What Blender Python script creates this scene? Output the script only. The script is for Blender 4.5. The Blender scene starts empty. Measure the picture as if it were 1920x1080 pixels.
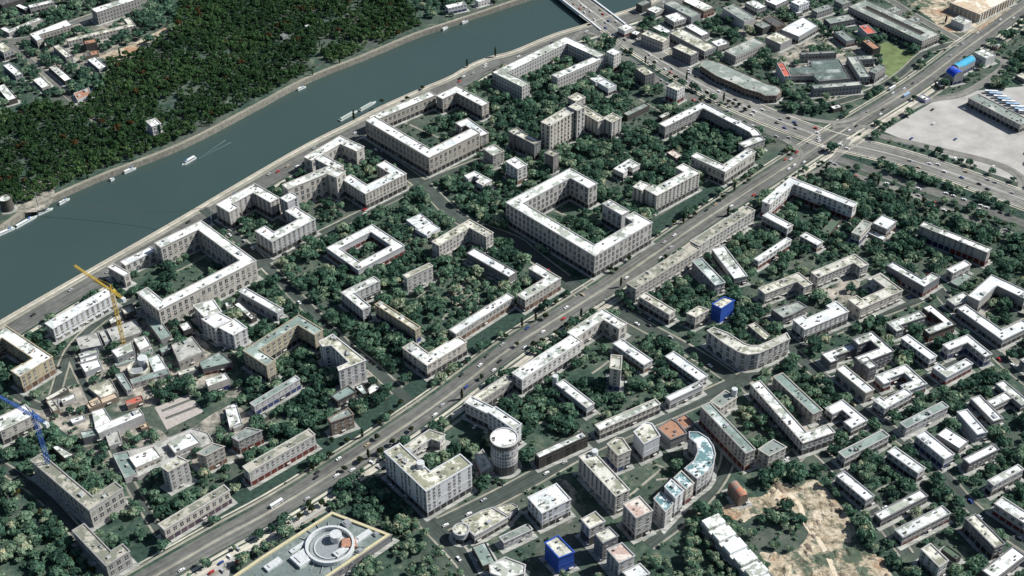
# aerial city scene
SKY_STRENGTH, SUN_STRENGTH, EXPOSURE = 0.06, 4.6, 0.5
# kind ; label ; tile ; wall base roof window ground ; shapes (pixel tiles of the survey drawing), @ = eaves-to-ground length
BUILDINGS = """
ap;long grey block with tall arched windows at the top edge of the park;00;gy - w p a;R 675,72 725,98 1048,-8 @90
ap;tan bar with white roof and short wing beside the upper street;00;tn d w s n;P 222,258 500,150 545,188 296,262 322,290 278,312 @62
ap;long thin cream range with open end wing below the arched block;00;cr - c s g;W8L 510,315 1022,197 968,138 @45
hu;black walled hut with bright orange roof beside the thin cream range;00;dk - o n n;R 632,308 640,335 728,318 @60
hu;low shed with rust orange roof at the edge of the park;00;br - o n n;R 676,388 686,418 740,400 @18
hu;brown box shed standing between two orange roofed huts;00;br - k n n;R 628,398 640,428 682,408 @22
ap;short grey block with pale flat roof end-on near the park;00;gy - c s n;R 398,350 495,435 540,415 @45
ap;low white roofed slab with dark long side by the park street;00;dk - w n n;R 362,505 485,612 538,588 @30
ap;white roof half hidden by trees at the park corner;00;gy d w n n;R 655,450 742,522 797,496 @25
ap;small white roofed house with notched corner among park trees;00;gy d w n n;R 243,600 315,665 382,642 @25
ap;grey slab with bright white roof near the upper frame edge;00;gy d w s n;R 22,492 115,572 162,546 @50
ap;white slab cut by the frame beside the park street;00;dk - w n n;R -30,650 60,758 120,728 @35
ap;grey block cut by the frame at the street corner;00;gy d c s n;R -50,345 25,398 92,362 @60
pa;flat orange pavilion roof on the edge of the dark wood;00;wh - o n n;P 553,702 668,660 682,712 580,752 @22
ho;white villa with glazed front alone among dark park trees;00;wh - w s n;R 1097,912 1140,952 1213,935 @75
ap;low white zigzag range facing the upper side street;00;gy - w n g;W8L 0,218 82,245 345,145 @28
ap;dark grey block with white roof in the far corner;00;gy d w s n;R 212,42 225,62 408,18 @45
ap;small dark block with white L roof in the far corner;00;dk - w n n;W8L 112,45 182,82 218,62 @30
ap;dark block cut by the upper corner of the view;00;dk - k s n;R -50,10 15,45 190,-8 @42
pa;white pavilion with blue columns on the far river bank;01;wh b w s n;R 1412,45 1442,66 1580,36 @46
pa;white house with dark windows on the far river bank;01;wh - w s n;R 1642,5 1668,20 1757,-6 @36
hu;small white hut in a clearing of the dark wood;01;wh - w n n;R 365,195 385,212 412,202 @22
hu;grey hut beside pale sand in the dark wood;01;gy - g n n;R 186,262 200,280 242,266 @22
ap;grand court block with brick colonnade wing along the quay;01;tn d w p g;W13L 820,905 1335,1168 1748,998 @135;R 835,882 888,908 1348,716 @92;W11R 1352,720 1510,648 1752,772 @105;W11L 1745,1000 1592,888 1500,924 @100
ap;U shaped cream court at the bend of the quay with long white roofs;02;cr - w p g;W13R 75,656 -128,535 410,260 700,390 @95;W11L 342,590 706,434 @88
tw;white nine storey tower with red base beside the quay court;02;wh r w s n;R 708,390 765,417 820,390 @125
tw;dark grey cube tower with cream roof by the ring road strip;02;dg d c s n;R 925,515 1000,570 1062,542 @98
tw;grey tower with pale roof and red brick base by the ring road;02;wh r c s n;R 1160,648 1240,684 1302,654 @100
ap;low white stepped villa with black ground floor among trees;02;wh d w n n;R 582,592 628,620 700,592 @44;R 640,620 722,668 790,645 @52
ap;tallest stepped cream block with tower and dark plinth in mid court;02;cr d c v g;R 240,905 285,948 465,842 @215;R 432,800 490,834 548,802 @225;R 424,730 482,765 550,732 @70;W11R 548,800 700,892 @125;R 690,884 750,922 822,884 @125
ap;dark ribbed range with two end turrets below the stepped block;02;dg d c v g;W10R 65,985 215,1062 @115;R -40,990 15,1012 80,985 @118;R 245,1150 310,1178 358,1152 @125
ap;angled block with brick ground floors and white roof by the ring road;02;gy d w s g;W10R 1102,930 1436,772 1868,972 1895,1010 @90;W10L 1745,1108 1898,1048 @80
ap;curved brown terrace following the ring road;02;br d g s g;P 1412,495 1416,470 1430,452 1470,448 1560,470 1920,632 1990,650 2016,668 2022,690 1985,720 1900,722 1860,700 1740,665 1690,640 1530,572 @52
ap;hall with pale green roof end-on beside the terrace yard;02;tn - g s n;R 1588,388 1680,428 1902,328 @60
ap;long ribbed block with gravel roof behind the side street;02;gy d c v n;R 1182,250 1445,390 1532,352 @60
ap;narrow white roof range behind the ribbed block;02;gy - w s n;R 1295,200 1422,272 1482,250 @40
ap;low block with pale roof stepping off the ribbed block;02;gy d w n n;R 1500,312 1545,352 1632,325 @50
ap;cream block with jumbled roof huts on the ring road;02;cr - c v n;R 970,258 1132,322 1186,295 @66
ap;mottled grey block beside the cream jumbled one;02;dg - c v n;R 1204,358 1342,422 1406,394 @76
ap;white roofed block with red base at the bridge foot;02;wh r w n n;R 795,210 845,236 914,206 @45
hu;small dark hut beside the bridge foot block;02;dk - w n n;R 900,242 936,266 970,242 @30
ap;low shed with long white roof behind the jumbled block;02;gy - w n n;R 1052,206 1142,256 1197,234 @25
ap;pale cube block with white roof near the far quay;02;lg d w s n;R 1145,122 1216,168 1302,135 @55
fa;long works with streaked grey green roof and arches by the far quay;02;gy - g n a;R 1140,28 1345,134 1416,106 @60
ap;white roofed pair of low blocks on the far quay;02;gy d w n n;R 1010,72 1076,102 1146,70 @36
ap;dark narrow block on the far quay corner;02;dk - g s n;R 940,24 976,48 1046,18 @55
ap;reddish walled block with streaked white roof;02;br r w s n;R 1280,8 1440,88 1522,58 @52
ap;white gabled block with big arches behind the wooded yard;02;wh - g n a;R 1580,62 1742,162 1816,130 @55
ap;grey block with white roof near the top of the view;02;gy d w s n;R 1750,22 1842,72 1897,40 @45
ap;dark green roofed block half hidden by yard trees;02;dk - g n n;R 1815,182 1882,218 1950,190 @50
hu;narrow garden range with dark walls in the mid trees;02;dk - g n n;W8L 868,872 1032,794 @38
hu;short white roofed pavilion by the angled block;02;dk - w n n;R 1100,872 1126,890 1216,842 @32
of;long office range with three roof light wells beside the highway;03;tn d g s g;WC13L 605,52 1158,314 1302,262 800,-20 @66;W12R 850,90 960,48 @64;W12R 1000,165 1100,125 @64
ap;block with broad bright white roof on the hill side;03;gy d w n n;P 100,225 160,185 265,130 375,195 232,278 @52
ap;arched grey block at the lane bend;03;gy - c n a;R -20,282 95,335 172,290 @55
ap;brown dark block near the top street;03;br d k s n;R -40,140 60,205 110,170 @52
ap;tall white corner block with low annex;03;wh d w s n;R 165,18 235,46 315,14 @72;R 172,66 215,102 252,84 @26
ap;grey block with overgrown roof;03;gy - g s n;R 318,78 370,98 492,58 @46
ap;block with streaked roof and dark glazed base;03;dg b g s n;R 442,140 468,182 656,146 @40
ap;red roofed narrow block behind the sports field;03;wh - r s n;R 680,196 745,258 806,240 @46
ap;orange roofed dark block at the sports field corner;03;dk d o s n;R 704,308 790,372 832,350 @62
ap;grey block with maroon base and flat roof behind the field;03;gy r g n n;R 500,242 590,312 646,294 @46
ap;ribbed grey range above the striped market hall;03;gy - g v n;R 245,396 252,412 515,398 @62
ha;market hall with long striped glass roof ridges;03;gy d k n n;P 150,535 300,500 300,455 532,445 616,592 385,612 340,572 168,575 @45
ap;narrow red roofed range at the end of the market hall;03;wh - r s n;R 66,475 122,576 166,560 @70
of;grey office court with flat roof beside the market hall;03;gy d g s n;R 592,428 690,582 757,562 @60;R 765,532 806,556 886,500 @72;W9R 640,425 782,418 @55
ap;long low ribbed block in front of the market hall;03;gy - g v n;R 336,640 346,668 706,640 @62
st;station hall with vaulted cyan roof beside the highway;03;gy b y n n;VC 1385,492 1430,522 1558,455 @62;VB 1335,540 1395,582 1458,556 @60;R 1540,432 1572,462 1604,446 @30
ap;plain white block behind the vaulted station hall;03;wh - w n n;R 1548,395 1636,442 1682,402 @60
hu;black kiosk with white roof beside the station;03;dk - w n n;R 1252,616 1288,652 1318,636 @26
hu;lilac kiosk with pale roof at the slip road;03;li - w n n;R 1122,724 1182,756 1212,736 @20
hu;brown cabin among shrubs behind the station;03;br - g n n;R 1684,342 1720,362 1752,346 @20
co;concrete frame under construction with sandy upper deck;03;gy - s n a;R 1350,32 1585,112 1860,-30 @58
of;small white arched gatehouse by the construction frame;03;wh - w n a;R 1376,146 1470,188 1526,160 @44
of;long bus depot with grey ribbed front on the car park;03;tn d g v n;R 1504,736 1895,938 1965,905 @60
of;low glazed depot office beside the bus bays;03;dg d c n n;R 1856,566 1925,602 1975,580 @30
hu;dark double hut on the traffic island;03;dk - w n n;R 480,796 492,822 562,804 @26
ap;pale roofed block on the top street;03;gy d w s n;R -20,8 60,44 156,0 @40
ap;grey block half outside the top frame;03;gy - g s n;R 505,4 560,38 628,14 @42
tw;round dark stone tower with white rim on the far bank;10;dk - w n n;C 38,408,46 @82
ap;cream court block with ground floor arches and two tier windows;10;cr - w p a;W11R 1105,1080 1225,1168 1790,860 1470,632 1162,745 @138;R 808,925 930,994 972,968 @85;W9L 942,914 1166,802 @72
ap;snaking pale block with taller end beside the quay;11;lg d w v g;W12R -200,515 -288,448 0,292 195,392 @120;R 192,402 235,440 318,398 @150;W12L -5,655 100,748 438,583 250,505 @112
ap;bent cream block with arched passage and corner turret;11;cr - w p a;W12R 360,100 640,-55 828,22 @100;W11L 440,112 600,196 @150;W11R 600,196 240,342 @160;R 562,214 604,254 672,206 @165
ap;U shaped block with glazed shop floors at the street crossing;11;cr d w s g;W12L 645,265 812,382 1114,226 955,130 @112
sc;low square school with bright white roof round a green yard;11;lg r w n g;WC9L 525,785 768,948 1112,765 870,604 @62
ho;low white house of two flat roofs beside the school;11;wh d w n n;R 1125,572 1215,642 1312,582 @40;R 1210,630 1282,692 1382,632 @36
ap;L shaped cream block at the corner of the courtyard lane;11;cr - c s g;W10R 1320,735 1590,562 1755,668 @115
ap;long low slab with white roof between cream corner blocks;11;dg - w n g;W11R 1640,785 1955,962 @75
tw;square tan tower with white roof across from the brick colonnade;11;tn - w s n;R 1705,38 1778,90 1850,48 @100
pa;tiny white C shaped pavilion among bushes;11;wh d w n n;P 1565,240 1640,208 1768,275 1700,312 1652,286 1682,264 1636,240 1592,264 @55
tw;white tower with brown base beside the ribbed range;12;wh br w s n;R -45,132 42,190 104,152 @118
ap;cream wing with blank end inside the big green court;11;cr - c s n;R 1108,985 1132,1008 1325,918 @112
ap;largest U court with long white roofs and teal slope on the avenue;12;lg d w p g;W13L 640,298 412,198 -118,428 570,815 1015,572 868,500 @160;W11R 735,420 880,505 @135
ap;L shaped cream block with blank side tower beside the largest court;12;cr d w v g;R 903,328 975,352 1032,308 @135;W12L 1000,342 1085,392 1388,206 1285,128 @132
pa;low white C shaped nursery in the mid court;12;wh d w n n;P 765,188 882,116 958,156 906,184 878,168 848,184 866,200 836,222 @56
ap;V shaped block with lilac white roof on the avenue;12;cr d w p a;W10L 1345,95 1605,208 1842,60 @100
ho;old brown house with pinkish roofs among trees;12;br - pk n n;R 1160,66 1232,112 1282,88 @26
ap;long block with gravel roof lining the avenue verge;12;cr - gv s g;W11L 1400,765 1822,500 @112
ap;mottled gravel roofed block on the avenue ending in a gate;12;tn - gv s g;W12L 930,1090 1412,792 @105
ap;slanting block with rusted pale green roof behind the avenue;12;lg - t s n;R 1352,880 1525,1062 1590,1032 @72
ap;slanting slab with white roof and dark base behind the avenue;12;lg d w n n;R 1500,790 1668,1012 1762,988 @58
ap;angled white block with red shop floor near the ring road;13;wh r w s g;W9R -42,432 212,268 738,442 @110
ap;short slab with white roof below the angled white block;13;lg d w s n;R -40,540 145,638 190,612 @70
ap;white slab with red plinth in the lower court;13;wh r w s n;R -92,858 -70,882 174,722 @62
ap;small lilac grey block with white roof in the lane;13;lg br w s n;R 242,692 370,762 416,736 @52
hu;dark shed with mossy green roof behind the angled block;13;dk - mo n n;R 400,650 462,680 562,562 @25
ap;narrow grey block with navy base near the tennis yard;13;cr b g s n;R 626,670 692,690 776,596 @76
ap;grey pink block with cluttered white roof and low annex;13;gy br w s n;R 786,596 892,642 964,582 @62;R 750,672 862,724 905,706 @18
ap;long slab with white roof and dark navy and maroon base;13;gy nm w v n;R 1140,616 1646,818 1682,790 @102
ap;L slab with white roof and striped dark base;13;dg nm w n n;W9L 893,915 1186,1066 1322,1002 @76
ap;small pale block with arched doorway behind the L slab;13;lg - w s a;R 1335,945 1388,972 1522,906 @66
ap;cream V block with speckled gravel roof;13;cr - c s g;W10R 325,965 635,820 726,902 @85
ap;cream angled block with speckled white roof by the cross lane;13;cr - c s g;W10R -70,1085 228,968 332,1052 @80
ap;cream block with yellow patched end roof on the lane corner;23;cr - c s g;R 735,-60 812,-18 908,-62 @66;W11L 600,88 698,160 1022,26 850,-90 @82
ap;large court with white roofs and dark lower walls at the frame edge;23;gy d w n n;W11L 1420,155 1755,398 1965,290 @60;W12R 1500,60 1690,-90 1990,40 @90;R 1335,92 1402,134 1532,78 @52
hu;low grey garage with ribbed roof beside the pale arched block;13;gy - t n n;R 1368,1035 1425,1070 1532,992 @12
ap;V shaped block with green painted brick end near the quay;20;yl br w s g;W12R -120,380 42,285 420,502 168,645 118,590 @118
ap;white terrace with icy roof along the quay;20;wh - w v g;W12R 340,268 803,5 @98
ho;small dark house with cream roof beside the yellow crane;20;dk - c n n;R 905,150 935,200 1012,158 @48
fa;flat grey roofed workshop with white vents;20;gy - lr n n;P 568,378 732,330 772,432 602,468 @30
fa;pair of narrow pale roofs behind the flat workshop;20;lg - w n n;R 590,498 602,528 742,482 @24;R 598,540 610,565 742,528 @28
fa;pale flat roofed shop with blank front wall;20;lg - w n n;P 600,574 740,538 765,588 640,636 @38
fa;grey workshop under the yellow crane;20;gy - lr n n;P 798,312 1020,240 1070,330 990,362 845,405 @30
fa;white roofed hall with red end wall;20;lg r w n n;P 1000,382 1090,360 1132,430 1050,470 @34
fa;white roofed shop at the foot of the yellow crane;20;gy - w s n;P 835,472 992,402 1012,472 880,526 @52
fa;low ice blue canopy in the factory yard;20;lg - t n n;P 860,572 1000,508 1016,545 870,588 @12
fa;small blue grey canopy at the factory gate;20;lg - t n n;P 1030,492 1140,450 1150,484 1040,532 @12
fa;long shed with teal and white roof;20;gy - t n n;R 1095,240 1207,392 1292,362 @36
hu;black box with white roof in the factory lane;20;dk - w n n;R 1340,276 1376,328 1440,296 @50
fa;big square flat roofed works with worn grey deck;20;tn - lr s n;P 1285,432 1440,365 1530,480 1342,558 @56
fa;teal roofed shed with maroon front;20;dg r t n n;P 1490,560 1650,480 1742,560 1522,612 @46
fa;works with white monitor roof and blue base;20;cr b w n n;P 1535,692 1690,640 1722,682 1560,742 @66
fa;works office with pale roof and row of black windows;20;lg - t s g;P 990,722 1272,642 1262,600 975,690 @34;P 865,652 925,640 992,752 950,772 @38;P 1110,532 1190,500 1262,612 1160,642 @32
ap;white cluster of three stepped flat roofed towers;20;wh - w s n;P 1450,132 1602,92 1662,180 1530,217 @112;P 1515,236 1640,186 1742,240 1612,302 @122;P 1630,292 1762,234 1852,302 1752,357 @112
ha;long low hall with black lettered white roof;20;dk - w n n;R 1755,125 1885,240 1920,215 @30
ap;slab with ground arches and white roof beside the lettered hall;21;lg - w n a;R -125,30 158,190 205,160 @62
ap;yellow cream court block with pale green roof;21;yl d t s g;W10R 78,585 -105,478 330,222 520,325 @128
hu;low brick cottages with worn roofs by the yellow court;20;br - c n n;R 345,852 402,932 442,902 @30
hu;small shed with dark walls beside the brick cottages;20;dk - c n n;R 345,820 360,850 515,762 @22
hu;brick sheds with sandy roof by the plaza;20;br - s n n;R 640,880 670,912 890,820 @26
hu;red roofed cottage beside the plaza trees;20;br - r n n;R 935,850 955,890 1082,845 @30
hu;low yard house with worn pale roof;20;gy - c n n;P 660,750 830,680 890,790 760,830 @22
fa;white roofed press hall with curved banded wing;20;lg - w n n;P 690,930 780,902 842,1002 870,1062 720,1078 @16;W9L 740,1096 960,1030 1078,950 @58
fa;low white roof over a loading dock by the plaza;20;lg - w n n;P 1690,912 1780,890 1815,1010 1722,1052 @30
ap;white roofed block cut by the frame under the blue crane;20;cr d w s g;R -90,1010 0,1078 258,955 @100
ap;narrow wing of a cream court with shallow white roof;21;lg d w v n;W9R 800,168 618,46 880,-60 @100
ap;tan slab with navy shop floor along the lane;21;yl b c v n;R 893,125 1195,320 1236,298 @98
ap;V shaped pale block with white roof at the avenue corner;21;cr d w s g;W12L 1100,450 1278,588 1562,402 1512,355 @95
ap;long slab with brown brick lower floors on the avenue;21;tn br w s n;R 1460,310 1500,348 1935,72 @72
ap;brown based corner block with white V roof on the avenue;22;tn br w s g;W11R 185,-180 365,-70 100,95 @88
ap;tall white L tower with blank gable;21;wh - c s n;P 475,405 575,350 822,545 622,622 612,598 700,560 568,432 500,440 @150
tw;dark low tower with teal roof in front of the blank gable;21;dk - t s n;P 565,812 690,735 752,780 612,852 @52
tw;dark brown tower with pale green roof near the avenue;21;br - g s n;P 540,982 690,902 732,950 562,1012 @100
hu;dark kiosk with pale roof at the avenue corner;21;dk - w n n;P 835,762 890,702 942,752 852,802 @25
hu;teal roofed low store behind the corner kiosk;21;dk - t n n;P 740,742 800,720 842,790 802,802 @26
ap;long slab with overgrown pale green roof and navy base;21;lg b t v n;R -45,868 -12,890 328,686 @70
hu;low hipped roof of mossy green among trees;21;dk - mo n n;P 100,1010 230,960 302,990 150,1062 @15
hu;small brick red hut beside the parking yard;21;br - r n n;R 1440,8 1455,28 1525,-2 @22
ap;white roofed bent block behind the round tower;21;wh d w s g;R 1742,932 1935,1062 2002,1030 @150;W9L 1568,860 1740,945 @110
ap;grey range with arched ground floor on the avenue;21;gy d c s a;R 1590,838 1650,872 1928,692 @82
ap;long white slab with two tone shop floor on the avenue;22;wh d w s g;R 0,640 76,690 522,402 @110
ap;arched V block at the avenue bend;22;cr - w p a;W11R 415,335 690,166 884,268 @92
ap;white slab with brown glazing beside bright shrubs;22;lg br w s n;R 760,420 990,582 1062,550 @62
tw;slim cream slab tower alone in the courtyard trees;22;cr b c s n;P 735,602 745,505 824,512 816,618 @160
ap;white slab with round roof drum in the triangle court;22;lg d w n g;R 332,722 560,902 622,872 @66
ap;white slab with maroon and navy base facing the curved corner;22;lg nm w s n;R 1150,515 1405,698 1472,662 @52
ap;low range with round windows in the triangle court;22;lg - w n a;R 1150,822 1186,848 1432,732 @66
ap;long low white roofed range closing the triangle court;22;cr d w s g;R 622,1030 660,1068 1112,872 @70
ap;cream slab with sunken dark terrace near the blue wrapped tower;22;cr d c s n;R 955,66 1180,202 1217,166 @76
tw;small cream block with domed bay beside the blue wrapped tower;22;cr d c s g;P 1310,192 1400,140 1476,166 1376,222 @90
tw;tower wrapped in bright blue netting near the curved corner block;22;bl - c n n;P 1500,122 1592,70 1668,95 1570,157 @110
ap;curved corner block with cream roof and tall arches;22;cr - c p a;P 1465,322 1510,298 1620,340 1740,420 1790,435 1850,435 1960,390 2060,340 2085,382 1920,462 1850,492 1770,502 1700,482 1600,422 @120;R 1770,282 1900,392 1942,362 @36
tw;pale block with green roof and concrete drum;22;cr - g s n;P 1490,852 1600,770 1686,822 1562,902 @70
ap;long slab with slate green roof beside the curved towers;22;tn r t s n;R 1418,890 1755,1242 1825,1212 @132
ap;block with rusty orange roof and white terrace;22;dg - o n n;P 1090,1052 1195,985 1240,1010 1310,1092 1190,1140 @72;P 1225,985 1300,950 1368,1022 1290,1062 @50
ap;dark grey U block with mossy roof on the lane corner;23;dg - g s n;P 28,162 230,105 290,142 180,202 115,225 @60
ap;white U block with speckled roof and dark plinth;23;wh d w v g;W12L 190,242 272,318 606,186 500,118 @92
ap;small grey L block with cream arches;23;gy - w s a;W8R 965,327 880,266 1136,192 @60
ap;dark hooked block with white roof ridge;23;dk r w n n;W8R 1160,150 1215,120 1388,272 1196,348 @60
ap;white slab with recessed dark ground floor;23;wh d w s n;R 1000,378 1215,537 1263,510 @66
ap;white C block with blue base panels;23;lg b w s n;W8R 1312,428 1510,362 1702,502 @75
ap;V block with white roof over brick red base;23;lg r w n n;W8L 1235,597 1350,668 1556,572 @60
ap;grey G shaped block with overgrown white roof;23;dg - w s n;W9R 632,385 770,322 932,468 685,555 @100;R 685,540 760,608 812,580 @98
ap;low dark L block with pale roof by the G shaped block;23;dg - w n n;W8R 470,562 388,502 628,428 @60
ap;slab with tall arches and white roof;23;tn - w n a;R 512,608 735,792 797,765 @75
ap;C block with red lower floor and speckled roof;23;lg r w n n;W8R 870,722 795,665 1060,614 1252,745 1100,802 @60
ap;white V block with small windows beside the C block;23;lg d w s n;W8L 792,845 880,908 1085,795 @70
ap;long cream ribbed slab with pale green roof;23;tn - t v n;R 40,668 338,948 405,916 @76
ap;long V slab with bright white roof on the lower lane;23;cr d w s g;W10L -130,722 258,1168 492,1082 @92
ap;white hooked block with ragged dark court side;23;lg d w s n;W9R 430,905 555,838 742,990 620,1045 @60
ap;green and white roofed slab with rusty end bay;23;lg - t s n;R 985,1018 1038,1052 1352,892 @70
ap;cross shaped white block beside rusty rubble;23;gy d w n n;R 1520,830 1690,1002 1747,966 @50;R 1710,722 1900,882 1952,850 @50;W8L 1695,892 1830,825 @50
ap;white slab with tin roof beside the cross block;23;lg - w n n;R 1420,932 1570,1102 1642,1080 @60
ap;grey corner block touching the frame;23;gy - w s n;R 1888,542 1932,572 1980,552 @58
hu;small black hut between white slabs;23;dk - g n n;R 1520,930 1570,975 1622,950 @20
ap;mansard roofed cream L block under the blue crane;30;tn - gv p n;W10L 232,215 735,545 1042,430 @130
ap;mottled stone L block with steep pale roof;30;gy - gv p n;W10L 545,742 842,978 1052,905 @105
ap;cream mansard slab with purple base on the avenue;30;cr pu gv p n;R 1192,692 1232,735 1722,440 @95
tw;narrow cream house with three windows per floor;30;cr - c s n;P 1208,262 1330,182 1412,222 1262,300 @150
tw;brown gabled house beside the narrow cream house;30;tn br g s n;P 1478,162 1602,90 1682,112 1542,182 @118
tw;lilac grey gabled house in the row of old houses;30;gy r g s n;P 1740,42 1850,-30 1962,-8 1788,72 @95
fa;white decked hall of the old works;30;cr - w s n;P 965,192 1152,110 1212,190 1020,272 @50
fa;white roofed hall with cut corner next to the decked hall;30;cr - w s n;P 1250,82 1432,5 1502,80 1312,162 @50
fa;low green decked store joined to the old works;30;lg - t n n;P 845,172 962,150 1032,310 936,352 @40
fa;grey shed with glazed front beside the curved press hall;30;dg - t n n;P 600,2 742,-22 772,15 622,52 @48
fa;pale concrete store behind the grey shed;30;lg - lr n n;P 782,-5 880,-40 920,80 820,112 @26
hu;dark house with white patched roof beside the blue crane;30;dk - w n n;P 388,112 430,95 562,170 486,202 @40
ap;long cream slab with dark red shop floor on the avenue;31;cr r gv s n;R -85,255 -52,305 442,22 @105
of;largest white office block with tiny windows and V roof;31;wh d c s g;W15L 965,152 1318,422 1690,252 @195
ap;low block with gravel roof behind the largest office;31;cr - c s g;W9R 1082,130 1322,2 1440,40 @62
tw;round white tower with dark band under the roof;31;wh dg w s n;C 1862,45,102 @215
ha;low link hall with mottled roof beside the round tower;31;gy r c n n;P 1640,182 1700,135 1780,262 1692,300 @56
ma;shopping mall with yellow roof rim and round roof ring;31;dg - ml n g;P 570,602 1018,775 450,1160 -260,1390 -180,1090 40,940 @48
of;flat roofed office with rounded teal corner;31;lg d c n a;P 1545,668 1700,592 1775,570 1890,640 1700,750 1640,782 1600,742 @58;P 1780,566 1925,538 1965,560 1900,632 @44;C 1538,732,60 @60
ap;pale low block with small windows behind the blue netting;32;lg - g s n;R -90,790 -60,832 152,732 @52
ap;white patched roof block at the lower frame edge;31;lg - w s n;P 1752,1002 1870,942 2020,1000 2010,1060 1880,1100 1760,1060 @62
ha;long low shed with dark teal roof;31;dk - t n n;R 1620,862 1700,1012 1805,982 @40
of;cube office with white and green roof panels;32;wh d w s n;R 125,490 225,612 440,507 @122
ha;long dark glass hall with bright white roof;32;dk gl w n n;R 172,162 205,197 568,32 @82
ap;tall cream slab with cluttered roof and balconies;32;cr - c v g;R 502,185 778,485 888,442 @140
tw;cream tower with rounded roof corner;32;cr b c s n;P 715,92 780,45 830,50 890,137 795,177 @128
tw;white tower over a dark glazed base;32;wh d c n n;P 915,2 1000,-70 1050,-60 1110,32 990,92 @135
ap;curved tower block with teal sloping roof;32;lg d tt s n;P 1330,2 1400,5 1470,50 1510,110 1524,170 1510,240 1480,285 1390,352 1295,277 1370,215 1396,150 1385,90 1332,45 @128
tw;narrow tower with teal roof next to the curved block;32;cr r tt s n;P 1215,347 1270,295 1364,387 1306,432 @118
tw;dark barred tower in the middle of the teal roofed trio;32;wh d tt v n;P 1145,412 1195,360 1287,442 1226,497 @150
tw;blank sided tower at the end of the teal roofed trio;32;lg - tt s n;P 1065,502 1115,450 1210,542 1152,602 @122
tw;banded grey and cream tower with pinkish roof;32;lg d pk s n;P 835,542 955,485 1054,592 932,647 @165
tw;short tower with dark lower half;32;lg dh c s n;P 520,657 625,600 697,672 582,727 @130
tw;blue grey ribbed tower with sandy roof;32;dg - c s n;P 620,762 730,715 797,782 682,837 @138
tw;lilac grey tower with blotched pink roof;32;lg - pk s n;P 715,882 825,835 920,932 802,982 @130
tw;tower wholly wrapped in deep blue netting at the lower frame edge;32;bl - c n n;P 248,832 345,780 466,902 352,947 @122
ap;low white roof cut by the lower frame edge;32;lg - w s n;P 830,1052 960,990 1032,1062 900,1122 @60
fa;long factory with four white roof decks beside the pit;32;gy - w n g;R 1532,602 1412,684 1815,1150 @62
ba;rusty barrel roofed barn beside the sandy pit;32;br - ru n n;VR 1620,402 1700,508 1768,478 @55
ap;slab with snowy roof and dark base near the sandy pit;33;gy d w s n;R 512,330 735,517 802,486 @66
ap;slab with white roof and slatted base across the lawn;33;lg d w s n;R 898,150 1125,312 1197,286 @72
ap;slab with green and white roof carrying three black vents;33;lg d t s n;R 510,165 580,198 908,30 @74
ap;lilac white slab with royal blue base;33;lg b w s n;R 1108,30 1325,207 1394,166 @76
ap;low slab with tin roof and black garage doors;33;gy d w n n;R 1268,22 1435,127 1527,86 @42
ap;dark slab with white strip roof;33;dg - w s n;R 1445,212 1510,242 1732,132 @70
ap;white fronted slab with bay corners;33;lg d w s n;R 1640,372 1692,402 1917,282 @84
ap;narrow dark slab with white roof and aerials;33;dg d w n n;R 793,618 850,662 1197,482 @52
ap;slab with orange doorway and white roof;33;gy nm w s n;R 948,738 1012,794 1368,612 @64
ap;dark slab with striped pale roof;33;dg d c s n;R 1480,650 1700,872 1772,836 @92
ap;slab with pale blue roof and orange and navy base;33;lg nm w s n;R 1700,540 1930,690 2005,650 @74
tw;small square tower with mossy cream roof;33;lg d c s n;P 1150,882 1218,840 1352,966 1285,1015 @112
ho;low dark house with green roof beside the mossy tower;33;dk - mo n n;R 1300,882 1412,962 1466,940 @42
of;white roofed complex in the lower frame corner;33;dg d w n n;R 1610,1040 1700,1110 1930,930 @60
ap;cream block with sunlit side by the dusty lane;33;cr - g s n;P -72,132 40,60 137,116 8,182 @100
hu;dark fronted shed with tan roof among the works plots;20;dk - s n n;P 658,852 740,812 768,862 690,895 @26
hu;flat grey store near the old house lane;20;gy - lr n n;P 352,852 436,830 446,902 386,936 @26
hu;pale canopy at the edge of the rough yard;20;lg - w n n;P 522,988 630,955 640,985 545,1020 @16
hu;long narrow pale roof between works and plaza;20;gy - c n n;P 1330,628 1470,585 1484,612 1345,660 @22
hu;white roof shed behind the green bushes near the red shop floor;20;wh - w n n;P 1700,890 1775,868 1788,925 1722,950 @20
hu;ice blue roofed shed beside the loading dock;20;lg - t n n;P 1722,962 1790,942 1828,1028 1752,1060 @24
hu;small sandy roofed hut next to the plaza rim;20;br - s n n;P 1045,1030 1105,1008 1120,1040 1062,1062 @18
hu;dark lean-to shed with white roof edge under the cream L block;20;dk - w n n;P 812,238 905,196 918,232 832,275 @34
hu;tiny white shed in the yard of the lettered hall;20;wh - w n n;P 1690,118 1722,108 1732,132 1700,142 @22
hu;grey lean-to along the square flat roofed works;20;dg - t n n;P 1195,455 1268,425 1285,462 1212,492 @20
hu;pale garage row by the decked hall;30;gy - c n n;P 1335,40 1500,-30 1512,0 1352,72 @14
hu;low dark garage in the shrubs behind the row of old houses;21;dk - g n n;P 40,950 70,935 95,965 62,985 @20
fa;long low podium joining the two white decked halls;30;lg - lr n n;P 940,335 852,168 1150,92 1440,-25 1560,8 1602,80 1330,192 1232,252 1030,342 @24
fa;narrow white roofed shed on the rough yard by the cottages;20;lg - w n n;P 455,838 560,795 572,822 470,866 @24
fa;pale roof strip between the flat workshop and the crane workshop;20;lg - lr n n;P 745,330 790,315 830,395 786,412 @22
"""
import bpy, math, random, re
import numpy as np
from mathutils import Vector
from mathutils.bvhtree import BVHTree
random.seed(7); RNG = np.random.default_rng(11)
R = math.radians
scene = bpy.context.scene
COL = scene.collection
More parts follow.
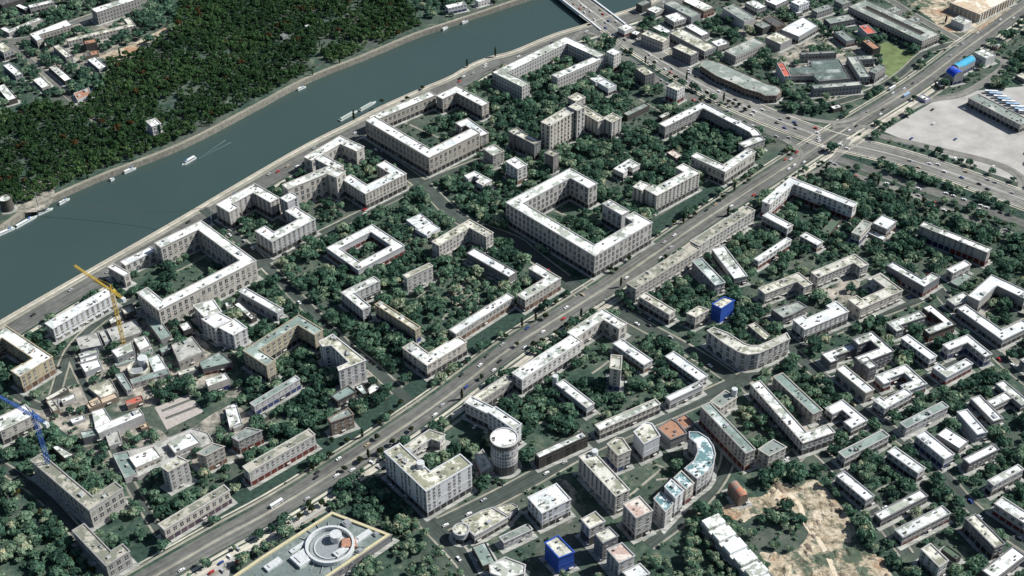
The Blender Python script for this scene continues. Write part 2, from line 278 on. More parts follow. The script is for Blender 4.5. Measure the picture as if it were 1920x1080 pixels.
# ------------------------------------------------------------------ camera (survey: an aerial view, 800 m up, looking down 38 degrees)
F, TH, HC = 2500.0, R(38), 800.0
CT, ST = math.cos(TH), math.sin(TH)
OY = HC / math.tan(TH)
def G(px, py, h=0.0):
    """map point of the survey photograph -> place on the level h (metres)"""
    x, y = px - 960, py - 540
    d = (x, F * CT - y * ST, -F * ST - y * CT)
    k = (HC - h) / -d[2]
    return (d[0] * k, d[1] * k - OY)
def proj(x, y, z):
    Y = y + OY; Z = z - HC
    f = Y * CT - Z * ST; u = Y * ST + Z * CT
    return (960 + F * x / f, 540 - F * u / f)
def height_for(px, py, v):
    lo, hi = 0.5, 160
    for _ in range(40):
        m = (lo + hi) / 2
        x, y = G(px, py, m)
        if proj(x, y, 0)[1] - py < v: lo = m
        else: hi = m
    return (lo + hi) / 2
cam = bpy.data.objects.new('camera', bpy.data.cameras.new('camera')); COL.objects.link(cam)
cam.data.sensor_width = 36; cam.data.lens = 36 * F / 1920
cam.data.clip_start = 5; cam.data.clip_end = 12000
cam.location = (0, -OY, HC); cam.rotation_euler = (R(90) - TH, 0, 0)
scene.camera = cam
CAM = Vector(cam.location)
# ------------------------------------------------------------------ light
SUN_AZ, SUN_EL = R(14), R(43)
w = bpy.data.worlds.new('World'); scene.world = w; w.use_nodes = True
nt = w.node_tree; bg = nt.nodes['Background']
sky = nt.nodes.new('ShaderNodeTexSky'); sky.sky_type = 'NISHITA'; sky.sun_disc = False
sky.sun_elevation = SUN_EL; sky.sun_rotation = R(90) - SUN_AZ
nt.links.new(sky.outputs[0], bg.inputs[0]); bg.inputs[1].default_value = SKY_STRENGTH
sun = bpy.data.objects.new('sun', bpy.data.lights.new('sun', 'SUN')); COL.objects.link(sun)
sun.data.energy = SUN_STRENGTH; sun.data.angle = R(0.5); sun.data.color = (1, .98, .945)
sdir = Vector((math.cos(SUN_AZ) * math.cos(SUN_EL), math.sin(SUN_AZ) * math.cos(SUN_EL), math.sin(SUN_EL)))
sun.rotation_euler = sdir.to_track_quat('Z', 'Y').to_euler(); sun.location = (300, 100, 500)
scene.view_settings.view_transform = 'Standard'; scene.view_settings.look = 'None'
scene.view_settings.exposure = EXPOSURE; scene.view_settings.gamma = 1
scene.view_settings.use_curve_mapping = False
# ------------------------------------------------------------------ materials
def newmat(name, rough=.85):
    m = bpy.data.materials.new(name); m.use_nodes = True
    b = m.node_tree.nodes['Principled BSDF']; b.inputs['Roughness'].default_value = rough
    if 'Specular IOR Level' in b.inputs: b.inputs['Specular IOR Level'].default_value = .25
    return m, m.node_tree, b
def N(nt, t, **kw):
    n = nt.nodes.new(t)
    for k, v in kw.items():
        if isinstance(k, str) and hasattr(n, k): setattr(n, k, v)
    return n
def coords(nt, kind='world', scale=1.0):
    if kind == 'world':
        g = N(nt, 'ShaderNodeNewGeometry'); out = g.outputs['Position']
    elif kind == 'uv':
        out = N(nt, 'ShaderNodeUVMap').outputs[0]
    else:
        out = N(nt, 'ShaderNodeTexCoord').outputs['Object']
    if scale != 1.0:
        m = N(nt, 'ShaderNodeVectorMath'); m.operation = 'SCALE'; m.inputs['Scale'].default_value = scale
        nt.links.new(out, m.inputs[0]); out = m.outputs[0]
    return out
def noise(nt, vec, scale, detail=4, rough=.6, out='Fac'):
    n = N(nt, 'ShaderNodeTexNoise'); n.inputs['Scale'].default_value = scale
    n.inputs['Detail'].default_value = detail; n.inputs['Roughness'].default_value = rough
    nt.links.new(vec, n.inputs['Vector']); return n.outputs[out]
def ramp(nt, fac, stops):
    r = N(nt, 'ShaderNodeValToRGB'); nt.links.new(fac, r.inputs[0])
    e = r.color_ramp.elements
    while len(e) < len(stops): e.new(.5)
    for el, (p, c) in zip(e, stops):
        el.position = p; el.color = tuple(c) + (1,) if not isinstance(c, float) else (c, c, c, 1)
    return r.outputs[0]
def mix(nt, fac, a, b, mode='MIX'):
    n = N(nt, 'ShaderNodeMixRGB'); n.blend_type = mode
    for i, v in ((0, fac), (1, a), (2, b)):
        if isinstance(v, (int, float)): n.inputs[i].default_value = v if i == 0 else (v, v, v, 1)
        elif isinstance(v, tuple): n.inputs[i].default_value = v + (1,)
        else: nt.links.new(v, n.inputs[i])
    return n.outputs[0]
def maths(nt, op, a, b=0.0):
    n = N(nt, 'ShaderNodeMath'); n.operation = op
    for i, v in ((0, a), (1, b)):
        if isinstance(v, (int, float)): n.inputs[i].default_value = v
        else: nt.links.new(v, n.inputs[i])
    return n.outputs[0]
def objrand(nt): return N(nt, 'ShaderNodeObjectInfo').outputs['Random']

WALLC = dict(cr=(.50, .482, .45), gy=(.33, .33, .325), dg=(.20, .20, .205), wh=(.62, .62, .62), tn=(.41, .392, .36), dk=(.09, .085, .08), br=(.25, .195, .155),
             lg=(.46, .46, .46), yl=(.42, .37, .27), li=(.42, .40, .55), bl=(.02, .06, .3))
_wm = {}
def wall_mat(key, far):
    if (key, far) in _wm: return _wm[(key, far)]
    m, nt, b = newmat('render_' + key + ('_far' if far else ''), .9)
    c = WALLC[key] if key == 'bl' else tuple(q * .92 for q in WALLC[key])
    if key == 'bl':
        uv = coords(nt, 'uv'); s = N(nt, 'ShaderNodeSeparateXYZ'); nt.links.new(uv, s.inputs[0])
        f = maths(nt, 'LESS_THAN', maths(nt, 'FRACT', maths(nt, 'DIVIDE', s.outputs[1], 4.2)), .09)
        n = noise(nt, coords(nt, 'world', 1), .35, 4)
        col = mix(nt, maths(nt, 'MULTIPLY', f, .6), mix(nt, n, (.014, .05, .26), (.035, .095, .40)), (.06, .15, .45))
        nt.links.new(col, b.inputs[0]); b.inputs['Roughness'].default_value = .6
        _wm[(key, far)] = m; return m
    pos = coords(nt)
    n1 = noise(nt, pos, .05, 3); n2 = noise(nt, pos, .45, 5)
    uv = coords(nt, 'uv'); s = N(nt, 'ShaderNodeSeparateXYZ'); nt.links.new(uv, s.inputs[0])
    # rain streaks: noise stretched downwards
    cmb = N(nt, 'ShaderNodeCombineXYZ'); nt.links.new(maths(nt, 'MULTIPLY', s.outputs[0], .55), cmb.inputs[0]); nt.links.new(maths(nt, 'MULTIPLY', s.outputs[1], .045), cmb.inputs[1])
    n3 = noise(nt, cmb.outputs[0], 1.0, 4, .7)
    v = maths(nt, 'ADD', maths(nt, 'MULTIPLY', n1, .35), maths(nt, 'ADD', maths(nt, 'MULTIPLY', n2, .35), maths(nt, 'MULTIPLY', n3, .6)))
    k = ramp(nt, v, [(.38, (.60, .585, .57)), (.62, (.94, .93, .92)), (.85, (1.12, 1.11, 1.09))])
    col = mix(nt, 1.0, tuple(c), k, 'MULTIPLY')
    tint = mix(nt, objrand(nt), (1.0, .97, .92), (.93, .97, 1.02)); col = mix(nt, 1.0, col, tint, 'MULTIPLY')
    band = maths(nt, 'LESS_THAN', maths(nt, 'FRACT', maths(nt, 'DIVIDE', s.outputs[1], 6.6)), .055)
    pier = maths(nt, 'LESS_THAN', maths(nt, 'FRACT', maths(nt, 'DIVIDE', s.outputs[0], 11.0)), .06)
    ln = maths(nt, 'MULTIPLY', maths(nt, 'MAXIMUM', band, pier), .35)
    col = mix(nt, ln, col, mix(nt, 1.0, col, (.45, .45, .47), 'MULTIPLY'))
    if far:
        fu = maths(nt, 'FRACT', maths(nt, 'DIVIDE', s.outputs[0], 4.4)); fv = maths(nt, 'FRACT', maths(nt, 'DIVIDE', s.outputs[1], 4.6))
        a = maths(nt, 'MULTIPLY', maths(nt, 'GREATER_THAN', fu, .32), maths(nt, 'LESS_THAN', fu, .72))
        a2 = maths(nt, 'MULTIPLY', maths(nt, 'GREATER_THAN', fv, .30), maths(nt, 'LESS_THAN', fv, .82))
        col = mix(nt, maths(nt, 'MULTIPLY', maths(nt, 'MULTIPLY', a, a2), .85), col, (.035, .04, .05))
    nt.links.new(col, b.inputs[0])
    _wm[(key, far)] = m; return m
ROOFC = dict(w=(.86, .87, .86), g=(.25, .285, .26), c=(.68, .66, .58), gv=(.20, .21, .165), lr=(.44, .44, .41), t=(.25, .32, .29), tt=(.13, .24, .25), ml=(.15, .185, .175), o=(.36, .20, .13), r=(.50, .13, .09), y=(.4, .42, .42), k=(.09, .09, .09),
             s=(.52, .42, .30), mo=(.09, .13, .09), pk=(.46, .34, .29), cy=(.06, .36, .55), bb=(.015, .07, .55), ru=(.42, .17, .10), n=(.5, .5, .5))
_rm = {}
def roof_mat(key):
    if key in _rm: return _rm[key]
    m, nt, b = newmat('roofing_' + key, .45 if key == 'tt' else .8)
    c = ROOFC[key]; pos = coords(nt)
    big = noise(nt, pos, .045, 5, .65); fine = noise(nt, pos, .55, 5, .7); mid = noise(nt, pos, .17, 4, .6)
    k = ramp(nt, maths(nt, 'ADD', maths(nt, 'MULTIPLY', fine, .6), maths(nt, 'MULTIPLY', mid, .4)), [(.33, (.62, .62, .61)), (.5, (.96, .96, .96)), (.7, (1.12, 1.12, 1.12))])
    col = mix(nt, 1.0, tuple(c), k, 'MULTIPLY')
    st = {'w': (.27, .30, .245), 't': (.66, .70, .69), 'tt': (.74, .80, .80), 'ml': (.22, .26, .245), 'c': (.23, .235, .165), 'gv': (.44, .42, .35), 'lr': (.24, .25, .22), 'g': (.46, .48, .44), 's': (.75, .7, .6), 'o': (.3, .14, .08), 'pk': (.62, .58, .52)}.get(key, (.2, .2, .18))
    # patches of a second tone, placed by noise
    f = ramp(nt, maths(nt, 'ADD', big, maths(nt, 'MULTIPLY', objrand(nt), .10)), [(.585, 0.0), (.66, .85)])
    if key in ('c', 'tt', 'pk', 'gv', 'lr'): f = ramp(nt, maths(nt, 'ADD', maths(nt, 'MULTIPLY', noise(nt, pos, .11, 5, .7), .8), maths(nt, 'ADD', maths(nt, 'MULTIPLY', big, .2), maths(nt, 'MULTIPLY', objrand(nt), .05))), [(.50, 0.0), (.565, .9)])
    if key == 'w': f = ramp(nt, maths(nt, 'ADD', maths(nt, 'MULTIPLY', mid, .45), maths(nt, 'ADD', maths(nt, 'MULTIPLY', big, .5), maths(nt, 'MULTIPLY', objrand(nt), .08))), [(.525, 0.0), (.58, .88)])
    col = mix(nt, f, col, tuple(st))
    if key in ('w', 'c', 'g', 't'):
        uvn = coords(nt, 'uv'); wv = N(nt, 'ShaderNodeTexVoronoi'); wv.inputs['Scale'].default_value = .085; nt.links.new(uvn, wv.inputs['Vector'])
        sh = N(nt, 'ShaderNodeSeparateColor'); nt.links.new(wv.outputs['Color'], sh.inputs[0])
        col = mix(nt, 1.0, col, ramp(nt, sh.outputs[0], [(.12, (.74, .76, .76)), (.5, (1.0, 1.0, 1.0))]), 'MULTIPLY')
        col = mix(nt, 1.0, col, ramp(nt, objrand(nt), [(0, (.86, .88, .89)), (.6, (1.02, 1.02, 1.0))]), 'MULTIPLY')
    sp = ramp(nt, noise(nt, pos, .30, 2, .4), [(.66, 0.0), (.70, 1.0)])
    col = mix(nt, maths(nt, 'MULTIPLY', sp, .55), col, mix(nt, 1.0, col, (.35, .34, .3), 'MULTIPLY'))
    nt.links.new(col, b.inputs[0]); _rm[key] = m; return m
def plain(name, c, rough=.8, var=.25, scale=.8, metal=0.0):
    m, nt, b = newmat(name, rough)
    n = noise(nt, coords(nt), scale, 4, .65)
    k = ramp(nt, n, [(.3, tuple([1 - var] * 3)), (.7, tuple([1 + var] * 3))])
    nt.links.new(mix(nt, 1.0, tuple(c), k, 'MULTIPLY'), b.inputs[0]); b.inputs['Metallic'].default_value = metal
    return m
GLASS, _gt, _gb = newmat('window_glass', .22)
_gc = ramp(_gt, objrand(_gt), [(0, (.022, .026, .032)), (.55, (.05, .056, .066)), (.8, (.09, .09, .088)), (.95, (.24, .23, .21))]); _gt.links.new(_gc, _gb.inputs[0]); _gb.inputs['Specular IOR Level'].default_value = .5
SILL = plain('window_sill_stone', (.46, .45, .42))
DOORM = plain('door_wood', (.06, .045, .04))
UNIT_D = plain('vent_dark', (.10, .10, .09)); UNIT_L = plain('vent_pale', (.6, .6, .58)); UNIT_B = plain('chimney_brick', (.30, .19, .14)); UNIT_G = plain('vent_zinc', (.34, .36, .36))
def shop_mat(key):
    c1, c2 = dict(d=((.02, .022, .026), (.06, .06, .062)), r=((.10, .018, .014), (.14, .03, .024)), b=((.018, .024, .07), (.03, .05, .15)), br=((.10, .06, .045), (.20, .12, .08)),
                  nm=((.02, .025, .07), (.13, .022, .02)), pu=((.06, .04, .07), (.10, .07, .09)), gl=((.018, .018, .016), (.05, .045, .04)), dh=((.03, .03, .032), (.05, .05, .052)), dg=((.06, .06, .065), (.12, .12, .12)), o=((.3, .1, .04), (.35, .14, .06)))[key]
    m, nt, b = newmat('ground_floor_' + key, .45)
    uv = coords(nt, 'uv'); s = N(nt, 'ShaderNodeSeparateXYZ'); nt.links.new(uv, s.inputs[0])
    cell = maths(nt, 'FLOOR', maths(nt, 'DIVIDE', s.outputs[0], 21.0 if key == 'nm' else 6.3))
    wn = N(nt, 'ShaderNodeTexWhiteNoise'); wn.noise_dimensions = '1D'; nt.links.new(cell, wn.inputs['W'])
    col = mix(nt, maths(nt, 'GREATER_THAN', wn.outputs[0], .55), tuple(c1), tuple(c2))
    pier = maths(nt, 'LESS_THAN', maths(nt, 'FRACT', maths(nt, 'DIVIDE', s.outputs[0], 6.3)), .10 if key in ('gl', 'dh', 'dg') else .2)
    col = mix(nt, maths(nt, 'MULTIPLY', pier, .8), col, (.30, .29, .27) if key not in ('gl', 'dh') else (.12, .11, .10))
    col = mix(nt, maths(nt, 'MULTIPLY', noise(nt, coords(nt), .5, 4), .35), col, (.03, .03, .03))
    nt.links.new(col, b.inputs[0]); return m
_sm = {}
# ------------------------------------------------------------------ mesh builder
class MB:
    def __init__(s): s.v = []; s.f = []; s.m = []; s.uv = []
    def poly(s, pts, mat=0, uv=None):
        i = len(s.v); s.v += [tuple(p) for p in pts]; s.f.append(tuple(range(i, i + len(pts)))); s.m.append(mat)
        s.uv += uv if uv else [(p[0], p[1]) for p in pts]
    def box(s, x0, y0, z0, x1, y1, z1, mat=0):
        a = [(x0, y0, z0), (x1, y0, z0), (x1, y1, z0), (x0, y1, z0), (x0, y0, z1), (x1, y0, z1), (x1, y1, z1), (x0, y1, z1)]
        for q in ((0, 3, 2, 1), (4, 5, 6, 7), (0, 1, 5, 4), (1, 2, 6, 5), (2, 3, 7, 6), (3, 0, 4, 7)): s.poly([a[k] for k in q], mat)
    def bar(s, a, b, r, mat=0):
        a, b = Vector(a), Vector(b); d = (b - a).normalized()
        u = d.cross(Vector((0, 0, 1)) if abs(d.z) < .9 else Vector((1, 0, 0))).normalized() * r; q = d.cross(u).normalized() * r
        A = [a + u + q, a - u + q, a - u - q, a + u - q]; B_ = [p + (b - a) for p in A]
        for k in range(4): s.poly([A[k], A[(k + 1) % 4], B_[(k + 1) % 4], B_[k]], mat)
        s.poly(A[::-1], mat); s.poly(B_, mat)
    def mesh(s, name, mats):
        me = bpy.data.meshes.new(name); me.from_pydata(s.v, [], s.f)
        for m in mats: me.materials.append(m)
        me.polygons.foreach_set('material_index', s.m)
        ul = me.uv_layers.new(name='UVMap'); ul.data.foreach_set('uv', [c for p in s.uv for c in p])
        me.update(); return me
    def obj(s, name, mats, parent=None, loc=None):
        if loc is not None: s.v = [(x - loc[0], y - loc[1], z) for x, y, z in s.v]
        return link(name, s.mesh(name, mats), parent)
def link(name, data, parent=None, loc=(0, 0, 0), rz=0.0, sc=None):
    o = bpy.data.objects.new(name, data); COL.objects.link(o)
    if parent is not None: o.parent = parent
    o.location = loc
    if rz: o.rotation_euler = (0, 0, rz)
    if sc: o.scale = sc
    return o
def tag(o, label=None, cat=None, group=None, kind=None):
    if label: o['label'] = label
    if cat: o['category'] = cat
    if group: o['group'] = group
    if kind: o['kind'] = kind
    return o
# ------------------------------------------------------------------ plane geometry
def area(l): return .5 * sum(l[i][0] * l[(i + 1) % len(l)][1] - l[(i + 1) % len(l)][0] * l[i][1] for i in range(len(l)))
def offset_line(p, d, closed):
    """move a line d to its left, mitred"""
    n = len(p); out = []
    for i in range(n):
        a = p[i - 1] if (i or closed) else None; b = p[i]; c = p[(i + 1) % n] if (i < n - 1 or closed) else None
        ns = []
        for s, e in ((a, b), (b, c)):
            if s is None or e is None: continue
            dx, dy = e[0] - s[0], e[1] - s[1]; L = math.hypot(dx, dy) or 1; ns.append((-dy / L, dx / L))
        if len(ns) == 1: out.append((b[0] + ns[0][0] * d, b[1] + ns[0][1] * d)); continue
        mx, my = ns[0][0] + ns[1][0], ns[0][1] + ns[1][1]; k = 1 + ns[0][0] * ns[1][0] + ns[0][1] * ns[1][1]
        k = max(k, .35); out.append((b[0] + mx * d / k, b[1] + my * d / k))
    return out
def snap(p):
    if len(p) < 3: return p
    segs = [(p[i + 1][0] - p[i][0], p[i + 1][1] - p[i][1]) for i in range(len(p) - 1)]
    cx = sum(math.hypot(*s) * math.cos(4 * math.atan2(s[1], s[0])) for s in segs); cy = sum(math.hypot(*s) * math.sin(4 * math.atan2(s[1], s[0])) for s in segs)
    base = math.atan2(cy, cx) / 4; out = [p[0]]
    for s in segs:
        a = math.atan2(s[1], s[0]); k = round((a - base) / (math.pi / 2)); t = base + k * math.pi / 2
        if abs(a - t) > R(20): t = a
        L = s[0] * math.cos(t) + s[1] * math.sin(t); q = out[-1]; out.append((q[0] + L * math.cos(t), q[1] + L * math.sin(t)))
    return out
def pip(poly, x, y):
    x = np.asarray(x); y = np.asarray(y); inside = np.zeros(x.shape, bool); n = len(poly)
    for i in range(n):
        x1, y1 = poly[i]; x2, y2 = poly[(i + 1) % n]
        if y1 == y2: continue
        c = ((y1 > y) != (y2 > y)) & (x < (x2 - x1) * (y - y1) / (y2 - y1) + x1); inside ^= c
    return inside
def smooth(p, n=5):
    if len(p) < 3: return p
    q = [(2 * p[0][0] - p[1][0], 2 * p[0][1] - p[1][1])] + p + [(2 * p[-1][0] - p[-2][0], 2 * p[-1][1] - p[-2][1])]; out = []
    for i in range(1, len(q) - 2):
        for k in range(n):
            t = k / n; a, b, c, d = q[i - 1], q[i], q[i + 1], q[i + 2]
            out.append(tuple(.5 * (2 * b[j] + (c[j] - a[j]) * t + (2 * a[j] - 5 * b[j] + 4 * c[j] - d[j]) * t * t + (3 * b[j] - a[j] - 3 * c[j] + d[j]) * t ** 3) for j in (0, 1)))
    return out + [p[-1]]
# ------------------------------------------------------------------ ground, river, roads
def sheet(name, poly, z, mat, kind='structure', label=None, cat=None):
    b = MB(); p = poly if area(poly) > 0 else poly[::-1]; b.poly([(x, y, z) for x, y in p]); o = b.obj(name, [mat]); tag(o, label, cat, None, kind); return o
def strip(name, line, half, z, mat, kind='structure', centre=0.0):
    l = offset_line(line, centre + half, False); r = offset_line(line, centre - half, False); b = MB(); s = 0
    for i in range(len(line) - 1):
        d = math.hypot(line[i + 1][0] - line[i][0], line[i + 1][1] - line[i][1])
        b.poly([(*r[i], z), (*r[i + 1], z), (*l[i + 1], z), (*l[i], z)], 0, [(s, -half), (s + d, -half), (s + d, half), (s, half)]); s += d
    o = b.obj(name, [mat]); o['kind'] = kind; return o
def PX(s): return [tuple(float(c) for c in q.split(',')) for q in s.split()]
def W_(s, h=0.0): return [G(x, y, h) for x, y in PX(s)]
QUAY = smooth(W_('-60,640 0,602 107,540 300,430 480,324 575,270 655,230 720,197 792,165 842,144 880,122 917,107 960,96 1035,65 1100,45 1150,27 1195,12 1270,-18'))
BANK = smooth(W_('-60,462 0,430 57,392 175,337 345,270 480,200 580,147 680,107 780,65 840,45 960,5 1010,-12 1100,-45'))
def ground_mat():
    m, nt, b = newmat('ground', .95); p = coords(nt)
    a = noise(nt, p, .012, 6, .62); f = noise(nt, p, .11, 6, .7); g = noise(nt, p, .035, 4, .6)
    col = ramp(nt, maths(nt, 'ADD', maths(nt, 'MULTIPLY', f, .6), maths(nt, 'MULTIPLY', g, .4)), [(.34, (.014, .032, .026)), (.47, (.034, .064, .048)), (.57, (.075, .105, .075)), (.66, (.20, .20, .155)), (.76, (.38, .35, .27))])
    d = ramp(nt, a, [(.48, 0.0), (.62, 1.0)]); col = mix(nt, maths(nt, 'MULTIPLY', d, .6), col, mix(nt, f, (.03, .04, .035), (.17, .165, .14)))
    nt.links.new(col, b.inputs[0]); return m
def asphalt_mat(name, c, lanes=None):
    m, nt, b = newmat(name, .9); p = coords(nt)
    f = noise(nt, p, .12, 5, .65); g = noise(nt, p, .02, 3); k = ramp(nt, maths(nt, 'ADD', maths(nt, 'MULTIPLY', f, .6), maths(nt, 'MULTIPLY', g, .4)), [(.3, (.6, .6, .58)), (.7, (1.45, 1.42, 1.38))])
    col = mix(nt, 1.0, tuple(c), k, 'MULTIPLY')
    uv = coords(nt, 'uv'); s = N(nt, 'ShaderNodeSeparateXYZ'); nt.links.new(uv, s.inputs[0])
    cm = N(nt, 'ShaderNodeCombineXYZ'); nt.links.new(maths(nt, 'MULTIPLY', s.outputs[0], .012), cm.inputs[0]); nt.links.new(maths(nt, 'MULTIPLY', s.outputs[1], .45), cm.inputs[1])
    wear = noise(nt, cm.outputs[0], 1.0, 3, .6)      # tyre-worn lanes along the road
    col = mix(nt, 1.0, col, ramp(nt, wear, [(.35, (.72, .72, .72)), (.65, (1.3, 1.3, 1.28))]), 'MULTIPLY')
    nt.links.new(col, b.inputs[0]); return m
M_GROUND = ground_mat(); M_ASPH = asphalt_mat('asphalt', (.118, .122, .116)); M_LANE = asphalt_mat('lane_asphalt', (.052, .066, .060)); M_HWY = asphalt_mat('highway_asphalt', (.17, .17, .16))
M_PAVE = asphalt_mat('pavement_slabs', (.42, .40, .345)); M_KERB = asphalt_mat('footpath_slabs', (.25, .245, .21)); M_APRON = asphalt_mat('apron_paving', (.30, .31, .295)); M_PROM = asphalt_mat('promenade_stone', (.24, .23, .19)); M_LINE = plain('road_paint', (.62, .62, .6)); M_GRAN = plain('granite', (.40, .37, .31))
M_LOT = plain('car_park_concrete', (.37, .36, .335), .9, .22, .04); M_LAWN = plain('lawn_grass_shaded', (.026, .052, .040), .95, .5, .25); M_FIELD = plain('sports_grass', (.13, .17, .07), .95, .35, .08)  # lawn green darkened: shade of the avenue lawns is put into the colour
def sand_mat():
    m, nt, b = newmat('sand', .95); p = coords(nt); f = noise(nt, p, .10, 8, .78); g = noise(nt, p, .028, 5, .65)
    col = ramp(nt, f, [(.36, (.06, .06, .042)), (.42, (.17, .145, .10)), (.50, (.39, .33, .235)), (.59, (.55, .48, .37)), (.72, (.70, .65, .55))])
    col = mix(nt, ramp(nt, g, [(.52, 0.0), (.66, .8)]), col, (.36, .18, .10)); col = mix(nt, ramp(nt, g, [(.41, .9), (.46, 0.0)]), col, (.055, .09, .06))
    bp = N(nt, 'ShaderNodeBump'); bp.inputs['Strength'].default_value = .6; bp.inputs['Distance'].default_value = 2.5; nt.links.new(f, bp.inputs['Height']); nt.links.new(bp.outputs[0], b.inputs['Normal'])
    nt.links.new(col, b.inputs[0]); return m
M_SAND = sand_mat()
sheet('ground', QUAY + [(3000, QUAY[-1][1] + 900), (3000, -1200), (-3000, -1200), (-3000, QUAY[0][1] - 1500)], 0, M_GROUND)
sheet('far_bank_ground', [(-3000, BANK[0][1] - 1500)] + BANK + [(3000, BANK[-1][1] + 900), (3000, 4500), (-3000, 4500)], 0, M_GROUND)
def water_mat():
    m, nt, b = newmat('river_water', .28); p = coords(nt)
    n = noise(nt, p, .006, 4); col = mix(nt, n, (.032, .058, .055), (.046, .074, .067)); nt.links.new(col, b.inputs[0])
    b.inputs['Specular IOR Level'].default_value = .3
    bp = N(nt, 'ShaderNodeBump'); bp.inputs['Strength'].default_value = .35; bp.inputs['Distance'].default_value = .6; nt.links.new(noise(nt, p, .18, 6, .6), bp.inputs['Height']); nt.links.new(bp.outputs[0], b.inputs['Normal']); return m
sheet('river', [(x - 4, y - 4) for x, y in QUAY] + [(1500, 1500)] + [(x + 2, y + 6) for x, y in BANK[::-1]] + [(-1200, -600)], -6, water_mat())
M_BANK = plain('bank_stone', (.22, .21, .175), .9, .35, .3)
def quay(name, line, label, sgn, mat=None):
    b = MB(); o_ = offset_line(line, 1.6 * sgn, False)
    for i in range(len(line) - 1):
        p, q, p2, q2 = line[i], line[i + 1], o_[i], o_[i + 1]
        b.poly([(*p, -7), (*q, -7), (*q, .9), (*p, .9)]); b.poly([(*p, .9), (*q, .9), (*q2, .9), (*p2, .9)]); b.poly([(*p2, .9), (*q2, .9), (*q2, -.5), (*p2, -.5)])
    return tag(b.obj(name, [mat or M_GRAN]), label, 'embankment wall')
quay('quay_wall', QUAY, 'pale granite quay wall along the city side of the river', -1)
quay('bank_wall', BANK, 'long stone bank wall below the dark wood across the river', 1, M_BANK)
strip('promenade', BANK, 2, .05, M_PROM, centre=4); strip('quay_pavement', QUAY, 1.6, .10, M_PAVE, centre=-3.4); strip('quay_pavement', QUAY, 2.2, .105, M_KERB, centre=-7.6)
strip('park_path', BANK, 2.5, .06, M_LANE, centre=20)
ROADS = {}
_z = [.12]
def road(key, px, width, mat, name='road', lines=()):
    ln = smooth(W_(px)); _z[0] += .008; ROADS[key] = (ln, width); strip(name, ln, width / 2, _z[0], mat)
    if lines:
        b = MB()
        for off in lines:
            l = offset_line(ln, off + .2, False); r = offset_line(ln, off - .2, False)
            for i in range(len(ln) - 1): b.poly([(*r[i], .31), (*r[i + 1], .31), (*l[i + 1], .31), (*l[i], .31)])
        o = b.obj('road_marking', [M_LINE]); o['kind'] = 'structure'
    return ln
ROADS['quay road'] = (offset_line(QUAY, -21, False), 20); strip('quay_road', QUAY, 10.5, .125, M_ASPH, centre=-21)
strip('quay_pavement', QUAY, 2.0, .115, M_PAVE, centre=-36)
for key, px, w_ in [('lane by the arched court', '380,392 470,470 560,560 640,640 700,690 775,760', 10), ('lane by the brick colonnade', '672,262 692,278 790,345 862,410 960,450 1000,480 1100,556', 15),
        ('cross lane through the green courts', '440,528 480,500 680,400 800,342 905,300', 10), ('lane behind the wrapped tower', '1085,545 1140,575 1210,612 1310,668 1390,722', 13),
        ('lower cross lane', '815,990 960,918 1110,835 1250,775 1390,712 1480,652 1590,606 1715,560 1760,535', 14), ('lane by the teal trio', '1215,1022 1290,965 1345,905 1365,850 1340,800', 9),
        ('lane by the V slab', '1390,715 1480,800 1560,868 1640,960 1700,1040', 10), ('right hand lane', '1475,650 1560,722 1690,822 1765,888 1830,958 1940,1035', 11),
        ('upper right lane', '1725,505 1800,590 1880,675 1960,740', 12), ('slab row lane', '1480,865 1560,795 1700,740 1850,645 1940,600', 12), ('mall lane', '690,870 735,905 800,975 870,1050 910,1110', 14),
        ('old works lane', '20,735 90,760 130,660 190,600 255,560', 8), ('works yard lane', '130,660 190,790 240,900 300,1000', 6), ('upper park street', '-30,80 60,72 160,35 270,0 330,-20', 13), ('park side street', '20,82 75,130 140,190 180,225', 7),
        ('market lane', '1462,190 1500,196 1560,194 1640,168 1690,138 1740,96 1815,76', 9), ('hill street', '1645,-15 1725,35 1812,82', 9), ('old house lane', '-20,860 80,930 170,1030 210,1090', 8)]:
    ln_ = road(key, px, w_, M_LANE if 'lane' in key else M_ASPH)
    for sg in (1, -1): strip('footpath', ln_, .9, _z[0] - .06, M_KERB, centre=sg * (w_ / 2 + 1.0))
for px in ('600,455 640,480 700,520', '1020,420 1090,455', '1040,395 1150,440', '1000,300 1085,260 1140,230', '1110,255 1180,290 1230,320', '1240,350 1200,400', '1290,240 1340,280', '760,230 850,270', '830,560 900,520 960,560', '870,540 830,600', '700,600 800,545 850,480', '480,420 520,440', '300,520 350,500 400,470', '470,690 560,670', '560,730 640,700 700,760', '1110,700 1180,660 1250,720', '1000,790 1090,810', '1060,720 1140,790', '1500,440 1590,480', '1450,470 1530,430 1600,440', '1640,470 1720,500', '1600,520 1560,570', '1830,590 1890,570', '1240,560 1300,520', '1180,850 1270,890 1230,900', '1240,880 1180,930', '1640,890 1720,860', '1640,920 1700,900 1740,930', '1700,690 1750,720', '1540,660 1640,700', '1380,760 1430,800', '1450,760 1520,800', '60,880 120,960', '200,940 300,920', '120,900 60,1000 20,1040', '100,960 180,1020', '1000,230 950,330 900,350', '1190,180 1240,210', '860,370 830,400', '1150,330 1060,320'):
    strip('footpath', smooth(W_(px)), 1.1, .07, M_KERB)
road('depot road', '1655,228 1735,190 1800,178 1852,150 1885,120 1860,100', 11, M_HWY); road('ramp road', '1590,240 1680,262 1780,285 1860,305 1905,326 1918,350 1890,362 1800,340', 11, M_HWY)
road('service road', '1150,98 1180,114 1242,157 1330,198 1400,228 1500,272 1565,297 1690,340 1815,382 1940,428', 14, M_ASPH); road('parking road', '1550,305 1620,335 1690,357 1790,400 1920,448', 9, M_HWY)
